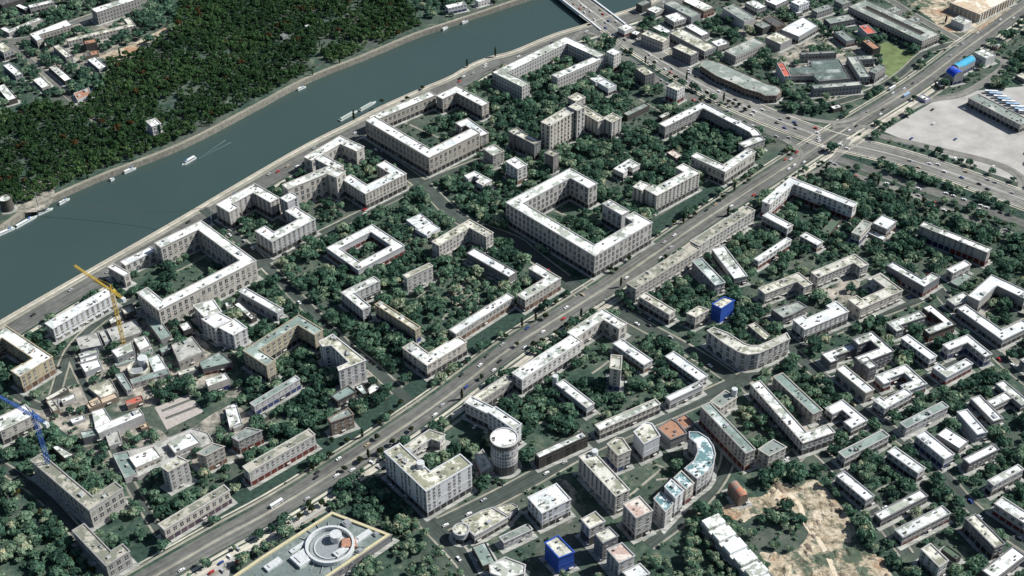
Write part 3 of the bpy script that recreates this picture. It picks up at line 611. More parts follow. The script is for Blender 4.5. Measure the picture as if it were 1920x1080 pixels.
road('ring road', '1020,-52 1080,-2 1130,36 1165,62 1210,95 1280,138 1360,182 1450,222 1560,262 1680,292 1800,330 1940,382', 30, M_HWY, 'ring_road', (-14, -.7, .7, 14))
AV = road('avenue', '230,1115 400,1017 556,930 802,770 960,652 1135,540 1310,420 1440,335 1560,258 1715,162 1810,92 1960,-15', 22, M_ASPH, 'avenue', (-10.2, -.5, .5, 10.2))
for c_, h_, mt, nm in ((15.2, 1.2, M_KERB, 'pavement'), (18.6, .8, M_PAVE, 'pavement'), (-14.2, 1.4, M_PAVE, 'pavement'), (-20.5, 3.2, M_PAVE, 'pavement'), (-28.5, 1.6, M_KERB, 'pavement')): strip(nm, AV, h_, .30 + abs(c_) * .0006, mt, centre=c_)
strip('median', AV, 1.3, .325, M_KERB)
for px_, w__ in (('1405,196 1470,214 1530,226 1580,228 1640,206 1700,168', 8), ('1590,262 1570,292 1540,318 1500,335', 8), ('1470,262 1500,285 1490,315', 7), ('1640,240 1600,236 1560,238', 7), ('1130,62 1110,85 1075,78 1090,60 1120,66', 6), ('1165,78 1150,100', 8)): road('slip road ' + px_[:6], px_, w__, M_HWY)
for c__, h__ in ((17, 1.0), (-17, 1.0), (-20.5, .8)): strip('pavement', ROADS['ring road'][0][8:], h__, .335 + abs(c__) * .0005, M_PAVE, centre=c__)
strip('verge', ROADS['ring road'][0][10:], 3.0, .10, M_LAWN, centre=-24)
strip('lawn', AV[:36], 9.5, .095, M_LAWN, centre=28); strip('lawn', offset_line(ROADS['service road'][0], 0, False), 7, .09, M_LAWN, centre=16)
# paved and open places
SANDPIT = smooth(W_('1338,962 1385,935 1430,930 1455,905 1500,912 1520,896 1548,915 1580,955 1602,990 1615,1020 1650,1050 1672,1110 1470,1110 1440,1060 1425,1035 1470,1040 1512,1010 1508,975 1470,955 1420,965 1395,980'), 4)
LOT = W_('1655,246 1748,192 1832,170 1940,160 1940,352 1850,322 1720,272'); FIELD = W_('1648,84 1662,78 1728,112 1668,146 1656,140')
PLAZA = W_('290,764 355,739 382,772 313,806'); FORE = W_('330,1105 470,1016 606,948 620,955 432,1062 425,1110')
SAND2 = W_('1705,8 1780,-25 1850,-20 1900,20 1830,62 1770,60 1745,35'); SAND3 = W_('188,105 235,88 262,75 318,48 318,56 262,92 235,105 200,112')
sheet('sandy_ground', SANDPIT, .03, M_SAND); sheet('car_park', LOT, .04, M_LOT); sheet('sports_field', FIELD, .03, M_FIELD); sheet('plaza', PLAZA, .05, plain('plaza_slabs', (.38, .345, .315), .9, .2, .3)); sheet('forecourt', FORE, .05, M_LOT)
strip('dirt_track', smooth(W_('1478,925 1500,948 1512,985 1540,1020 1560,1062 1575,1110')), 1.9, .06, plain('packed_dirt', (.58, .50, .38), .95, .25, .3)); sheet('sandy_ground', SAND2, .03, M_SAND); sheet('sandy_ground', SAND3, .03, M_SAND)
for a_, b_ in (((303, 771), (366, 746)), ((310, 785), (374, 760))): strip('plaza_band', [G(*a_), G(*b_)], 1.6, .06, M_ASPH)
def yard_mat():
    m, nt, b = newmat('yard', .95); p = coords(nt); f = noise(nt, p, .07, 7, .72); g = noise(nt, p, .03, 4, .6)
    col = ramp(nt, f, [(.34, (.05, .055, .045)), (.45, (.17, .165, .14)), (.55, (.34, .31, .26)), (.68, (.52, .48, .41))]); col = mix(nt, ramp(nt, g, [(.50, 0.0), (.58, .9)]), col, (.055, .08, .06))
    nt.links.new(col, b.inputs[0]); return m
M_YARD = yard_mat()
for P in ('150,640 200,612 290,590 350,600 400,660 440,700 450,745 385,735 350,732 285,760 200,770 150,700', '60,770 140,720 200,790 290,800 330,820 430,760 480,800 470,850 380,880 300,900 220,890 150,830', '700,900 760,905 830,980 800,1000 745,960', '1510,520 1610,505 1600,560 1560,580', '1000,905 1060,900 1100,960 1060,985', '560,560 640,650 690,690 700,720 620,690 560,620', '1830,560 1780,600 1840,640 1920,720 1920,690', '860,530 900,560 880,590 840,560', '1150,40 1260,70 1300,110 1230,95', '1390,0 1500,20 1640,100 1560,190 1480,130 1380,60', '60,60 140,40 260,50 250,110 170,140 60,130', '40,350 100,330 90,390 10,400', '1450,700 1480,760 1520,810 1500,830 1430,740'):
    sheet('yard', smooth(W_(P), 3), .025, M_YARD)

# spoil heaps and rubble of the pit
_hb = MB(); _hr = random.Random(5); _xs = [p[0] for p in SANDPIT]; _ys = [p[1] for p in SANDPIT]
for _k in range(520):
    hx, hy = _hr.uniform(min(_xs), max(_xs)), _hr.uniform(min(_ys), max(_ys))
    if not pip(SANDPIT, [hx], [hy])[0]: continue
    hr_ = _hr.choice((.6, .9, 1.2, 1.6, 2.4, 3.6)) * _hr.uniform(.7, 1.2); hh_ = hr_ * _hr.uniform(.2, .45); el = _hr.uniform(1, 2.2); az = _hr.uniform(0, 3.1); n_ = 9; top = []; low = []
    for j in range(n_):
        a = 6.283 * j / n_; r1 = hr_ * _hr.uniform(.8, 1.15); u_, v_ = math.cos(a) * r1 * el, math.sin(a) * r1; low.append((hx + u_ * math.cos(az) - v_ * math.sin(az), hy + u_ * math.sin(az) + v_ * math.cos(az), 0)); top.append((hx + (u_ * math.cos(az) - v_ * math.sin(az)) * .4, hy + (u_ * math.sin(az) + v_ * math.cos(az)) * .4, hh_ * _hr.uniform(.75, 1.1)))
    mi = 0 if _hr.random() < .8 else 1
    for j in range(n_): _hb.poly([low[j], low[(j + 1) % n_], top[(j + 1) % n_], top[j]], mi)
    _hb.poly(top, mi)
tag(_hb.obj('rubble', [M_SAND, plain('dark_spoil', (.16, .13, .10), .95, .4, .5)]), 'heaps of spoil and rubble scattered over the sandy pit', 'rubble', None, 'stuff')
# ------------------------------------------------------------------ buildings
KIND = dict(ap=('apartment_building', 'apartment building'), tw=('tower_block', 'tower block'), of=('office_building', 'office building'), fa=('works_hall', 'factory hall'), hu=('hut', 'hut'), ho=('house', 'house'),
            ha=('hall', 'hall'), pa=('pavilion', 'pavilion'), sc=('school', 'school'), co=('concrete_frame', 'building site'), st=('station_hall', 'station hall'), ma=('shopping_mall', 'shopping mall'), ba=('barn', 'barn'))
def parse_shape(tok, col, row):
    tok = tok.strip(); v = None
    if '@' in tok: tok, vv = tok.rsplit('@', 1); v = float(vv) / 4
    t, *pts = tok.split()
    if t == 'C': cx, cy, r = (float(q) for q in pts[0].split(',')); return t, [(col * 480 + cx / 4, row * 270 + cy / 4)], v, r / 4
    return t, [(col * 480 + float(a) / 4, row * 270 + float(b) / 4) for a, b in (q.split(',') for q in pts)], v, None
BLD = []      # every parsed building
def rect(A, B_, C):
    u = (A[0] - B_[0], A[1] - B_[1]); w2 = (C[0] - B_[0], C[1] - B_[1]); lu, lw = math.hypot(*u), math.hypot(*w2)
    if lu > lw:
        e = (u[0] / lu, u[1] / lu); nrm = (-e[1], e[0]); k = w2[0] * nrm[0] + w2[1] * nrm[1]; w2 = (nrm[0] * k, nrm[1] * k)
    else:
        e = (w2[0] / lw, w2[1] / lw); nrm = (-e[1], e[0]); k = u[0] * nrm[0] + u[1] * nrm[1]; u = (nrm[0] * k, nrm[1] * k)
    q = [B_, (B_[0] + w2[0], B_[1] + w2[1]), (B_[0] + w2[0] + u[0], B_[1] + w2[1] + u[1]), (B_[0] + u[0], B_[1] + u[1])]
    return q if area(q) > 0 else q[::-1]
for line in BUILDINGS.strip().split('\n'):
    kd, label, tile, style, *shp = [s.strip() for s in line.split(';')]
    row, col = int(tile[0]), int(tile[1]); v0 = None; shapes = []
    for si, tok in enumerate(shp):
        t, pts, v, rad = parse_shape(tok, col, row); v = v or v0; v0 = v0 or v
        low = max(pts, key=lambda q: q[1]); h = height_for(low[0], low[1] + (rad or 0) * .62, v) + si * .13
        wp = [G(x, y, h) for x, y in pts]; vault = None; quads = None
        if t == 'C':
            r = abs(G(pts[0][0] + rad, pts[0][1], h)[0] - wp[0][0]); loops = [[(wp[0][0] + r * math.cos(R(k * 11.25)), wp[0][1] + r * math.sin(R(k * 11.25))) for k in range(32)]]
        elif t[0] == 'W':
            closed = t[1] == 'C'; wd = float(re.sub('[WCLR]', '', t)); side = 1 if t[-1] == 'L' else -1
            if not t[-1] in 'LR': side = 1
            if closed:
                q = rect(wp[0], wp[1], wp[2]); inner = offset_line(q, wd, True); loops = [q, inner[::-1]]; n = len(q)
                quads = 'ring'
            else:
                ln = snap(wp); inn = offset_line(ln, wd * side, False); lp = ln + inn[::-1]
                if side < 0: lp = inn + ln[::-1]
                loops = [lp]; quads = 'path'
        elif t[0] in 'RV' : 
            loops = [rect(*wp[:3])]
            if t[0] == 'V': vault = t[1]
        else:
            loops = [wp if area(wp) > 0 else wp[::-1]]
        shapes.append(dict(h=h, loops=loops, quads=quads, vault=vault, lowy=low[1], round=(t == 'C')))
    BLD.append(dict(kd=kd, label=label, style=style.split(), shapes=shapes, lowy=max(s['lowy'] for s in shapes)))
for i, b in enumerate(BLD):
    ps = [p for s in b['shapes'] for p in s['loops'][0]]; b['c'] = (sum(p[0] for p in ps) / len(ps), sum(p[1] for p in ps) / len(ps))
    b['bb'] = (min(p[0] for p in ps) - 5, min(p[1] for p in ps) - 5, max(p[0] for p in ps) + 5, max(p[1] for p in ps) + 5)
def nick(s): return re.split(r' (?:with|beside|at|on|in|of|near|behind|by|under|along|facing|alone|closing|from|standing|hidden|half|cut|next|below|above|between|across|inside|to|among|joined|ending|lining|over|carrying|touching|wholly|the) ', s)[0]
_nk = {}
for b in BLD: b['nick'] = nick(b['label']); _nk[b['nick']] = _nk.get(b['nick'], 0) + 1
LAND = [b for b in BLD if _nk[b['nick']] == 1 and len(b['nick'].split()) >= 3]
def landmark(x, y): return min(LAND, key=lambda b: (b['c'][0] - x) ** 2 + (b['c'][1] - y) ** 2)
# sight lines from the camera, so that only openings the view shows are fitted
_tv, _tf = [], []
for b in BLD:
    for s in b['shapes']:
        for lp in s['loops']:
            n = len(lp); i0 = len(_tv); _tv += [(x, y, 0) for x, y in lp] + [(x, y, s['h'] + .6) for x, y in lp]
            for k in range(n): _tf.append((i0 + k, i0 + (k + 1) % n, i0 + n + (k + 1) % n, i0 + n + k))
BVH = BVHTree.FromPolygons(_tv, _tf)
def visible(p):
    d = CAM - Vector(p); return BVH.ray_cast(Vector(p) + d.normalized() * .6, d.normalized())[0] is None
# shared part meshes (unit size, placed by scale); x along the wall, y outwards
def win_mesh():
    b = MB(); b.box(-.5, -.05, 0, .5, .10, 1, 0); b.box(-.56, -.05, -.07, .56, .32, -.004, 1); b.box(-.04, .102, 0.002, .04, .16, .998, 1); b.box(-.498, .102, .46, -.042, .15, .51, 1); b.box(.042, .102, .46, .498, .15, .51, 1); return b.mesh('window', [GLASS, SILL])
def shopw_mesh():
    b = MB(); b.box(-.5, -.05, 0, .5, .12, .86, 0); b.box(-.53, -.05, .864, .53, .9, .95, 1); b.box(-.19, .122, .002, -.15, .18, .858, 1); b.box(.15, .122, .002, .19, .18, .858, 1); return b.mesh('shop_window', [GLASS, SILL])
def arch_mesh():
    b = MB(); n = 10; pr = [(-.5, 0), (.5, 0)] + [(.5 * math.cos(math.pi * k / n), .55 + .45 * math.sin(math.pi * k / n)) for k in range(n + 1)]
    b.poly([(x, .10, z) for x, z in pr[::-1]], 0)
    for k in range(len(pr)):
        p, q = pr[k], pr[(k + 1) % len(pr)]; b.poly([(p[0], -.05, p[1]), (q[0], -.05, q[1]), (q[0], .10, q[1]), (p[0], .10, p[1])], 1)
    b.box(-.5, .104, .53, .5, .2, .57, 1); b.box(-.02, .104, .0, .02, .2, .526, 1); return b.mesh('arched_window', [GLASS, SILL])
def strip_mesh():
    b = MB(); b.box(-.5, -.05, 0, .5, .10, 1, 0)
    for k in range(1, 6): b.box(-.5, .102, k / 6 - .022, .5, .3, k / 6 + .022, 1)
    return b.mesh('window_column', [GLASS, SILL])
def door_mesh():
    b = MB(); b.box(-.5, -.05, 0, .5, .12, .84, 0); b.box(-.75, -.05, .86, .75, 1.4, .95, 1); return b.mesh('door', [DOORM, SILL])
WIN, SHOPW, ARCH, COLW, DOOR = win_mesh(), shopw_mesh(), arch_mesh(), strip_mesh(), door_mesh()
def unit_meshes():
    out = []
    b = MB(); b.box(-.6, -.45, -.1, .6, .45, 1.7, 0); b.box(-.72, -.57, 1.704, .72, .57, 1.9, 1); out.append(('chimney', b.mesh('chimney', [UNIT_B, UNIT_G])))
    b = MB(); b.box(-1.6, -1.1, -.1, 1.6, 1.1, 1.5, 0); b.box(-1.75, -1.25, 1.504, 1.75, 1.25, 1.7, 1); out.append(('stair_hut', b.mesh('stair_hut', [UNIT_L, UNIT_G])))
    b = MB(); b.box(-.9, -.7, -.1, .9, .7, 1.0, 0); b.box(-.5, -.4, 1.004, .5, .4, 1.3, 1); out.append(('roof_vent', b.mesh('roof_vent', [UNIT_G, UNIT_D])))
    b = MB(); b.box(-.8, -.8, -.1, .8, .8, .9, 0); out.append(('roof_hatch', b.mesh('roof_hatch', [UNIT_D])))
    return out
UNITS = unit_meshes()
def raised(b, name, poly, z0, z1, mat, parent, loc):
    m = MB(); p = poly if area(poly) > 0 else poly[::-1]; n = len(p)
    for k in range(n):
        a, c = p[k], p[(k + 1) % n]; m.poly([(*a, z0), (*c, z0), (*c, z1), (*a, z1)])
    m.poly([(x, y, z1) for x, y in p]); return m.obj(name, [mat], parent, loc)
FOOT = []     # outer footprints for planting and parking
APR = []
for bi, b in enumerate(BLD):
    rng = random.Random(bi * 77 + 5); wk, pk, rk, wins, gk = b['style']; far = b['lowy'] < 232; nm, cat = KIND[b['kd']]
    cx, cy = b['c']; root = link(nm, None, None, (cx, cy, 0)); root.empty_display_size = 4; tag(root, b['label'], cat)
    wm = wall_mat(wk, far and wins != 'n'); rm = roof_mat('n' if rk == 'n' else {'y': 'y'}.get(rk, rk))
    faces = []
    for s in b['shapes']:
        wall, roof, shop = MB(), MB(), MB()
        h = s['h']; par = .75 if not s['vault'] else 0.0; FOOT.append((s['loops'], b))
        ins = []
        for lp in s['loops']:
            il = offset_line(lp, .45, True); ins.append(il); n = len(lp); u = 0.0
            for k in range(n):
                a, c = lp[k], lp[(k + 1) % n]; d = math.hypot(c[0] - a[0], c[1] - a[1])
                wall.poly([(*a, -.4), (*c, -.4), (*c, h + par), (*a, h + par)], 0, [(u, 0), (u + d, 0), (u + d, h), (u, h)])
                if par:
                    ia, ic = il[k], il[(k + 1) % n]; wall.poly([(*a, h + par), (*c, h + par), (*ic, h + par), (*ia, h + par)], 1, [(u, h)] * 4)
                    wall.poly([(*ia, h + par), (*ic, h + par), (*ic, h - .1), (*ia, h - .1)], 1, [(u, h)] * 4)
                faces.append((a, c, d, h, s)); u += d
            if pk != '-':
                bh = {'gl': h * .8, 'dh': h * .45, 'dg': h * .3, 'nm': min(8, h * .35)}.get(pk, min(5.2, h * .42)); ol = offset_line(lp, -.22, True); u = 0
                for k in range(n):
                    a, c = ol[k], ol[(k + 1) % n]; d = math.hypot(c[0] - a[0], c[1] - a[1]); i1, i2 = lp[k], lp[(k + 1) % n]
                    shop.poly([(*a, -.3), (*c, -.3), (*c, bh), (*a, bh)], 0, [(u, 0), (u + d, 0), (u + d, bh), (u, bh)]); shop.poly([(*a, bh), (*c, bh), (*i2, bh), (*i1, bh)], 0, [(u, bh)] * 4); u += d
        if not far and h > 7 and not s['vault'] and b['kd'] not in ('hu', 'fa'):
            for lp in s['loops']:
                n = len(lp)
                for z0, z1, pr, pn in ((h + .1, h + .72, .55, 'cornice'), (h * .5, h * .5 + .45, .28, 'string_course')):
                    cn = MB(); o_ = offset_line(lp, -pr, True)
                    for k in range(n):
                        a, c, ia, ic = o_[k], o_[(k + 1) % n], lp[k], lp[(k + 1) % n]; cn.poly([(*a, z0), (*c, z0), (*c, z1), (*a, z1)]); cn.poly([(*a, z1), (*c, z1), (*ic, z1), (*ia, z1)]); cn.poly([(*ia, z0), (*ic, z0), (*c, z0), (*a, z0)])
                    cn.obj(pn, [wall_mat(wk, False)], root, (cx, cy))
        if s['vault']:
            q = s['loops'][0]
            if math.hypot(q[1][0] - q[0][0], q[1][1] - q[0][1]) < math.hypot(q[2][0] - q[1][0], q[2][1] - q[1][1]): q = q[1:] + q[:1]
            wd = math.hypot(q[2][0] - q[1][0], q[2][1] - q[1][1]); rise = wd * .42; prof = []
            for k in range(13):
                a = math.pi * k / 12; f = (1 - math.cos(a)) / 2; prof.append((f, h + rise * math.sin(a)))
            vb = MB()
            for k in range(12):
                (f1, z1), (f2, z2) = prof[k], prof[k + 1]; L = lambda P, Q, f: (P[0] + (Q[0] - P[0]) * f, P[1] + (Q[1] - P[1]) * f)
                vb.poly([(*L(q[1], q[2], f1), z1), (*L(q[1], q[2], f2), z2), (*L(q[0], q[3], f2), z2), (*L(q[0], q[3], f1), z1)])
            for e0, e1 in ((q[1], q[2]), (q[0], q[3])): vb.poly([(e0[0] + (e1[0] - e0[0]) * f, e0[1] + (e1[1] - e0[1]) * f, z) for f, z in prof], 1)
            vb.obj('vaulted_roof', [roof_mat({'C': 'cy', 'B': 'bb', 'R': 'ru'}[s['vault']]), wm], root, (cx, cy))
        elif s['quads'] == 'ring':
            n = len(ins[0]); inn = ins[1][::-1]
            for k in range(n): roof.poly([(*ins[0][k], h), (*ins[0][(k + 1) % n], h), (*inn[(k + 1) % n], h), (*inn[k], h)])
        elif s['quads'] == 'path':
            p = ins[0]; n = len(p) // 2
            for k in range(n - 1): roof.poly([(*p[k], h), (*p[k + 1], h), (*p[2 * n - 2 - k], h), (*p[2 * n - 1 - k], h)])
        else: roof.poly([(*p, h) for p in ins[0]])
        wall.obj('wall', [wm, wall_mat(wk, False)], root, (cx, cy))
        if roof.f: roof.obj('roof', [rm], root, (cx, cy))
        if shop.f:
            if pk not in _sm: _sm[pk] = shop_mat(pk)
            shop.obj('ground_storey', [_sm[pk]], root, (cx, cy))
    # openings on the walls the view shows
    cand = []; door_done = False; gj, gv, skip3 = rng.uniform(.88, 1.18), rng.uniform(.92, 1.08), rng.random() < .3
    hmax = max(s['h'] for s in b['shapes'])
    for a, c, d, h, s in faces:
        nx, ny = (c[1] - a[1]) / (d or 1), -(c[0] - a[0]) / (d or 1); mx, my = (a[0] + c[0]) / 2, (a[1] + c[1]) / 2
        if nx * (CAM.x - mx) + ny * (CAM.y - my) <= 0 or (d < 4 and not s['round']): continue
        rz = math.atan2(ny, nx) - math.pi / 2; at = lambda t: (a[0] + (c[0] - a[0]) * t + 0, a[1] + (c[1] - a[1]) * t)
        base = 5.6 if (pk != '-' or gk in 'ga') else 1.6
        if pk == 'gl': continue
        if pk in ('dh', 'dg', 'nm'): base = {'dh': h * .45, 'dg': h * .3, 'nm': min(8, h * .35)}[pk] + .8
        if not far and pk == '-' and gk in 'ga' and h > 8:
            pit = 8.5; n = max(1, int(d // pit))
            for k in range(n):
                x, y = at((k + .5) / n); cand.append((ARCH if gk == 'a' else SHOPW, 'arched_window' if gk == 'a' else 'shop_window', x, y, .5 if gk == 'a' else .2, rz, (d / n * .62, 1, 4.8 if gk == 'a' else 4.4)))
        if wins == 'n' or far:
            pass
        elif wins == 'v':
            n = max(1, int(d // 5.6)); hh = h - base - 1.4
            if hh > 3:
                for k in range(n): x, y = at((k + .5) / n); cand.append((COLW, 'window_column', x, y, base + .6, rz, (min(2.2, d / n * .5), 1, hh)))
        else:
            ww, wh, pit, rowp = (3.0, 4.4, 5.9 * gj, 6.4) if wins == 'p' else (2.3 * gj, 2.5, 5.0 * gj, 4.1 * gv)
            if s['round']: n = 1
            else: n = max(1, int(d // pit))
            rows = max(0, int((h - base + .6) // rowp)); 
            if rows == 0 and h > 4: rows = 1; base = max(1.0, h - wh - 1.0); 
            off = (h - base - rows * rowp) / 2
            for rr in range(rows):
                for k in range(n):
                    if (skip3 and k % 4 == 3) or rng.random() < .05: continue
                    x, y = at((k + .5) / n); cand.append((WIN, 'window', x, y, base + off + rr * rowp + (rowp - wh) / 2, rz, (min(ww, d / n * .6), 1, min(wh, h - base - .6))))
        if not door_done and not far and d > 7 and h > 4:
            x, y = at(.5 if int(d // 8.5) % 2 == 0 else .5 + 4.2 / d)
            if visible((x + nx * .8, y + ny * .8, 1.5)):
                link('door', DOOR, root, (x - cx + nx * .25, y - cy + ny * .25, 0), rz, (2.4, 1, 3.2)); door_done = True
    good = [q for q in cand if visible((q[2] + math.cos(q[5] + math.pi / 2) * .4, q[3] + math.sin(q[5] + math.pi / 2) * .4, q[4] + q[6][2] * .5))]
    good.sort(key=lambda q: (q[2] - CAM.x) ** 2 + (q[3] - CAM.y) ** 2)
    for me, name, x, y, z, rz, sc in good[:100]: link(name, me, root, (x - cx, y - cy, z), rz, sc)
    if len(good) > 100:
        m = MB()
        for me, name, x, y, z, rz, sc in good[100:]:
            co, si = math.cos(rz), math.sin(rz)
            for p in me.polygons:
                m.poly([(x + (v.x * sc[0]) * co - v.y * si, y + (v.x * sc[0]) * si + v.y * co, z + v.z * sc[2]) for v in (me.vertices[i].co for i in p.vertices)], p.material_index)
        o = m.obj('further_windows', [GLASS, SILL], root, (cx, cy)); o['kind'] = 'stuff'
    # things on the roof that belong to it
    for s in b['shapes']:
        if s['vault'] or b['kd'] in ('ma', 'co'): continue
        lp = s['loops'][0]; a_ = abs(area(lp)); want = int(min(14, max(1, a_ / 105)))
        if far: want = min(want, 3)
        if b['kd'] == 'hu' and want: want = 1
        xs = [p[0] for p in lp]; ys = [p[1] for p in lp]; core = offset_line(lp, 1.9, True); ax = math.atan2(lp[1][1] - lp[0][1], lp[1][0] - lp[0][0]); got = 0
        for _ in range(110):
            if got >= want: break
            x, y = rng.uniform(min(xs), max(xs)), rng.uniform(min(ys), max(ys))
            if not pip(lp, [x], [y])[0] or any(pip(l2, [x], [y])[0] for l2 in s['loops'][1:]): continue
            dmin = min(abs((q[0] - p[0]) * (p[1] - y) - (p[0] - x) * (q[1] - p[1])) / (math.hypot(q[0] - p[0], q[1] - p[1]) or 1) for l2 in s['loops'] for p, q in zip(l2, l2[1:] + l2[:1]))
            if dmin < 2.3: continue
            if any(s2 is not s and s2['h'] > s['h'] - .5 and pip(s2['loops'][0], [x], [y])[0] for s2 in b['shapes']): continue
            name, me = UNITS[rng.choices(range(4), (4, 1.6 if a_ > 260 else .2, 3, 2.5))[0]]
            k = rng.uniform(.8, 1.35); link(name, me, root, (x - cx, y - cy, s['h']), ax + (math.pi / 2 if rng.random() < .4 else 0), (k, k, rng.uniform(.7, 1.1))); got += 1
    b['root'] = root
    if b['kd'] != 'hu' and not (b['kd'] == 'fa'): APR.append(b)
# aprons: one pale paved skirt round the buildings, each level clear of its neighbours
lev = {}
for b in APR:
    used = {lev[id(o)] for o in APR if id(o) in lev and o['bb'][0] < b['bb'][2] and o['bb'][2] > b['bb'][0] and o['bb'][1] < b['bb'][3] and o['bb'][3] > b['bb'][1]}
    lev[id(b)] = min(set(range(12)) - used)
ap = MB()
for b in APR:
    for si, s in enumerate(b['shapes']):
        lp = s['loops'][0]; o_ = offset_line(lp, -3.6, True); z = .36 + lev[id(b)] * .03 + si * .006; n = len(lp); i_ = offset_line(lp, .3, True)
        for k in range(n): ap.poly([(*o_[k], z), (*o_[(k + 1) % n], z), (*i_[(k + 1) % n], z), (*i_[k], z)])
        if len(s['loops']) > 1:
            lp = s['loops'][1]; o_ = offset_line(lp, -2.4, True); i_ = offset_line(lp, .3, True)
            for k in range(len(lp)): ap.poly([(*o_[k], z), (*o_[(k + 1) % len(lp)], z), (*i_[(k + 1) % len(lp)], z), (*i_[k], z)])
o = ap.obj('pavement', [M_APRON]); o['kind'] = 'structure'
# ------------------------------------------------------------------ one-off parts of single buildings
def bld(start): return next(b for b in BLD if b['label'].startswith(start))
mall = bld('shopping mall'); mr, (mx, my) = mall['root'], mall['c']; ms = mall['shapes'][0]; mh = ms['h']
def ring(b, cx, cy, r0, r1, z0, z1, mat=0, n=48, sx=1.0):
    P = lambda r, k: (cx + r * math.cos(2 * math.pi * k / n), cy + r * math.sin(2 * math.pi * k / n))
    for k in range(n):
        a0, a1, c0, c1 = P(r0, k), P(r0, k + 1), P(r1, k), P(r1, k + 1)
        b.poly([(*c0, z0), (*c1, z0), (*c1, z1), (*c0, z1)], mat); b.poly([(*c0, z1), (*c1, z1), (*a1, z1), (*a0, z1)], mat); b.poly([(*a1, z0), (*a0, z0), (*a0, z1), (*a1, z1)], mat)
def drum(b, cx, cy, r, z0, z1, mat=0, n=28):
    P = [(cx + r * math.cos(2 * math.pi * k / n), cy + r * math.sin(2 * math.pi * k / n)) for k in range(n)]
    for k in range(n): b.poly([(*P[k], z0), (*P[(k + 1) % n], z0), (*P[(k + 1) % n], z1), (*P[k], z1)], mat)
    b.poly([(*p, z1) for p in P], mat)
YRIM = plain('yellow_stone', (.50, .45, .28)); PALE = plain('pale_metal', (.5, .52, .52)); RUST = plain('rusted_roof', (.36, .19, .13), .9, .5, .4); GREYM = plain('grey_metal', (.24, .26, .27))
c0 = G(480 + 555 / 4, 810 + 845 / 4, mh + 3); rr = abs(G(480 + 740 / 4, 810 + 845 / 4, mh + 3)[0] - c0[0])
m = MB(); ring(m, *c0, rr - 2.0, rr, mh - .1, mh + 4); m.obj('roof_ring', [PALE], mr, (mx, my))
m = MB(); drum(m, *c0, rr - 3.2, mh - .1, mh + .5, 0, 40); m.obj('ring_deck', [GREYM], mr, (mx, my))
m = MB(); ring(m, *c0, rr * .62, rr * .66, mh + .4, mh + 1.4); m.obj('inner_ring', [PALE], mr, (mx, my))
for k in range(18):
    a = k * .349; m = MB(); m.box(rr + .6, -.25, 0, rr + 7, .25, .9); link('roof_rib', m.mesh('roof_rib', [GREYM]), mr, (c0[0] - mx, c0[1] - my, mh), a)
cd = G(480 + 600 / 4, 810 + 790 / 4, mh + 3); m = MB(); drum(m, *cd, 4.6, mh - .1, mh + 7); m.obj('roof_drum', [PALE], mr, (mx, my))
cd2 = (cd[0] + 11, cd[1] - 5); raised(b, 'rusted_roof_plant', [(cd2[0] - 6, cd2[1] - 5), (cd2[0] + 6, cd2[1] - 4), (cd2[0] + 4, cd2[1] + 5), (cd2[0] - 6, cd2[1] + 4)], mh - .1, mh + 3, RUST, mr, (mx, my))
lp = ms['loops'][0]; m = MB(); il = offset_line(lp, 2.6, True); ol = offset_line(lp, .5, True); n = len(lp)
for k in range(n):
    a, c = ol[k], ol[(k + 1) % n]; ia, ic = il[k], il[(k + 1) % n]; m.poly([(*a, mh + 1.5), (*c, mh + 1.5), (*ic, mh + 1.5), (*ia, mh + 1.5)]); m.poly([(*a, mh), (*c, mh), (*c, mh + 1.5), (*a, mh + 1.5)]); m.poly([(*ia, mh + 1.5), (*ic, mh + 1.5), (*ic, mh), (*ia, mh)])
m.obj('roof_rim', [YRIM], mr, (mx, my))
for q, sz in (((640, 905), (6, 3, 2.2)), ((800, 790), (8, 2.5, 2)), ((345, 960), (6.5, 6.5, 3)), ((130, 1000), (7, 3, 2)), ((680, 690), (3, 3, 2)), ((900, 770), (2, 2, 1.4)), ((330, 860), (9, 2, 1)), ((780, 900), (2.4, 2.4, 2))):
    x, y = G(480 + q[0] / 4, 810 + q[1] / 4, mh); m = MB(); m.box(-sz[0], -sz[1], -.1, sz[0], sz[1], sz[2]); m.box(-sz[0] * .6, -sz[1] * .6, sz[2] + .002, sz[0] * .6, sz[1] * .6, sz[2] + .6); link('roof_plant', m.mesh('roof_plant', [PALE if sz[0] > 5 else GREYM]), mr, (x - mx, y - my, mh), R(44))
# four white decks on the long factory
fb = bld('long factory'); fr, (fx, fy) = fb['root'], fb['c']; q = fb['shapes'][0]['loops'][0]; fh = fb['shapes'][0]['h']
if math.hypot(q[1][0] - q[0][0], q[1][1] - q[0][1]) < math.hypot(q[2][0] - q[1][0], q[2][1] - q[1][1]): q = q[1:] + q[:1]
def qp(q, u, v): return tuple((q[0][i] * (1 - u) + q[1][i] * u) * (1 - v) + (q[3][i] * (1 - u) + q[2][i] * u) * v for i in (0, 1))
for k in range(5):
    u0, u1 = .01 + k * .2, .15 + k * .2; raised(None, 'roof_deck', [qp(q, u0, .03), qp(q, u1, .03), qp(q, u1, .93), qp(q, u0, .93)], fh - .1, fh + 3.6, roof_mat('w'), fr, (fx, fy))
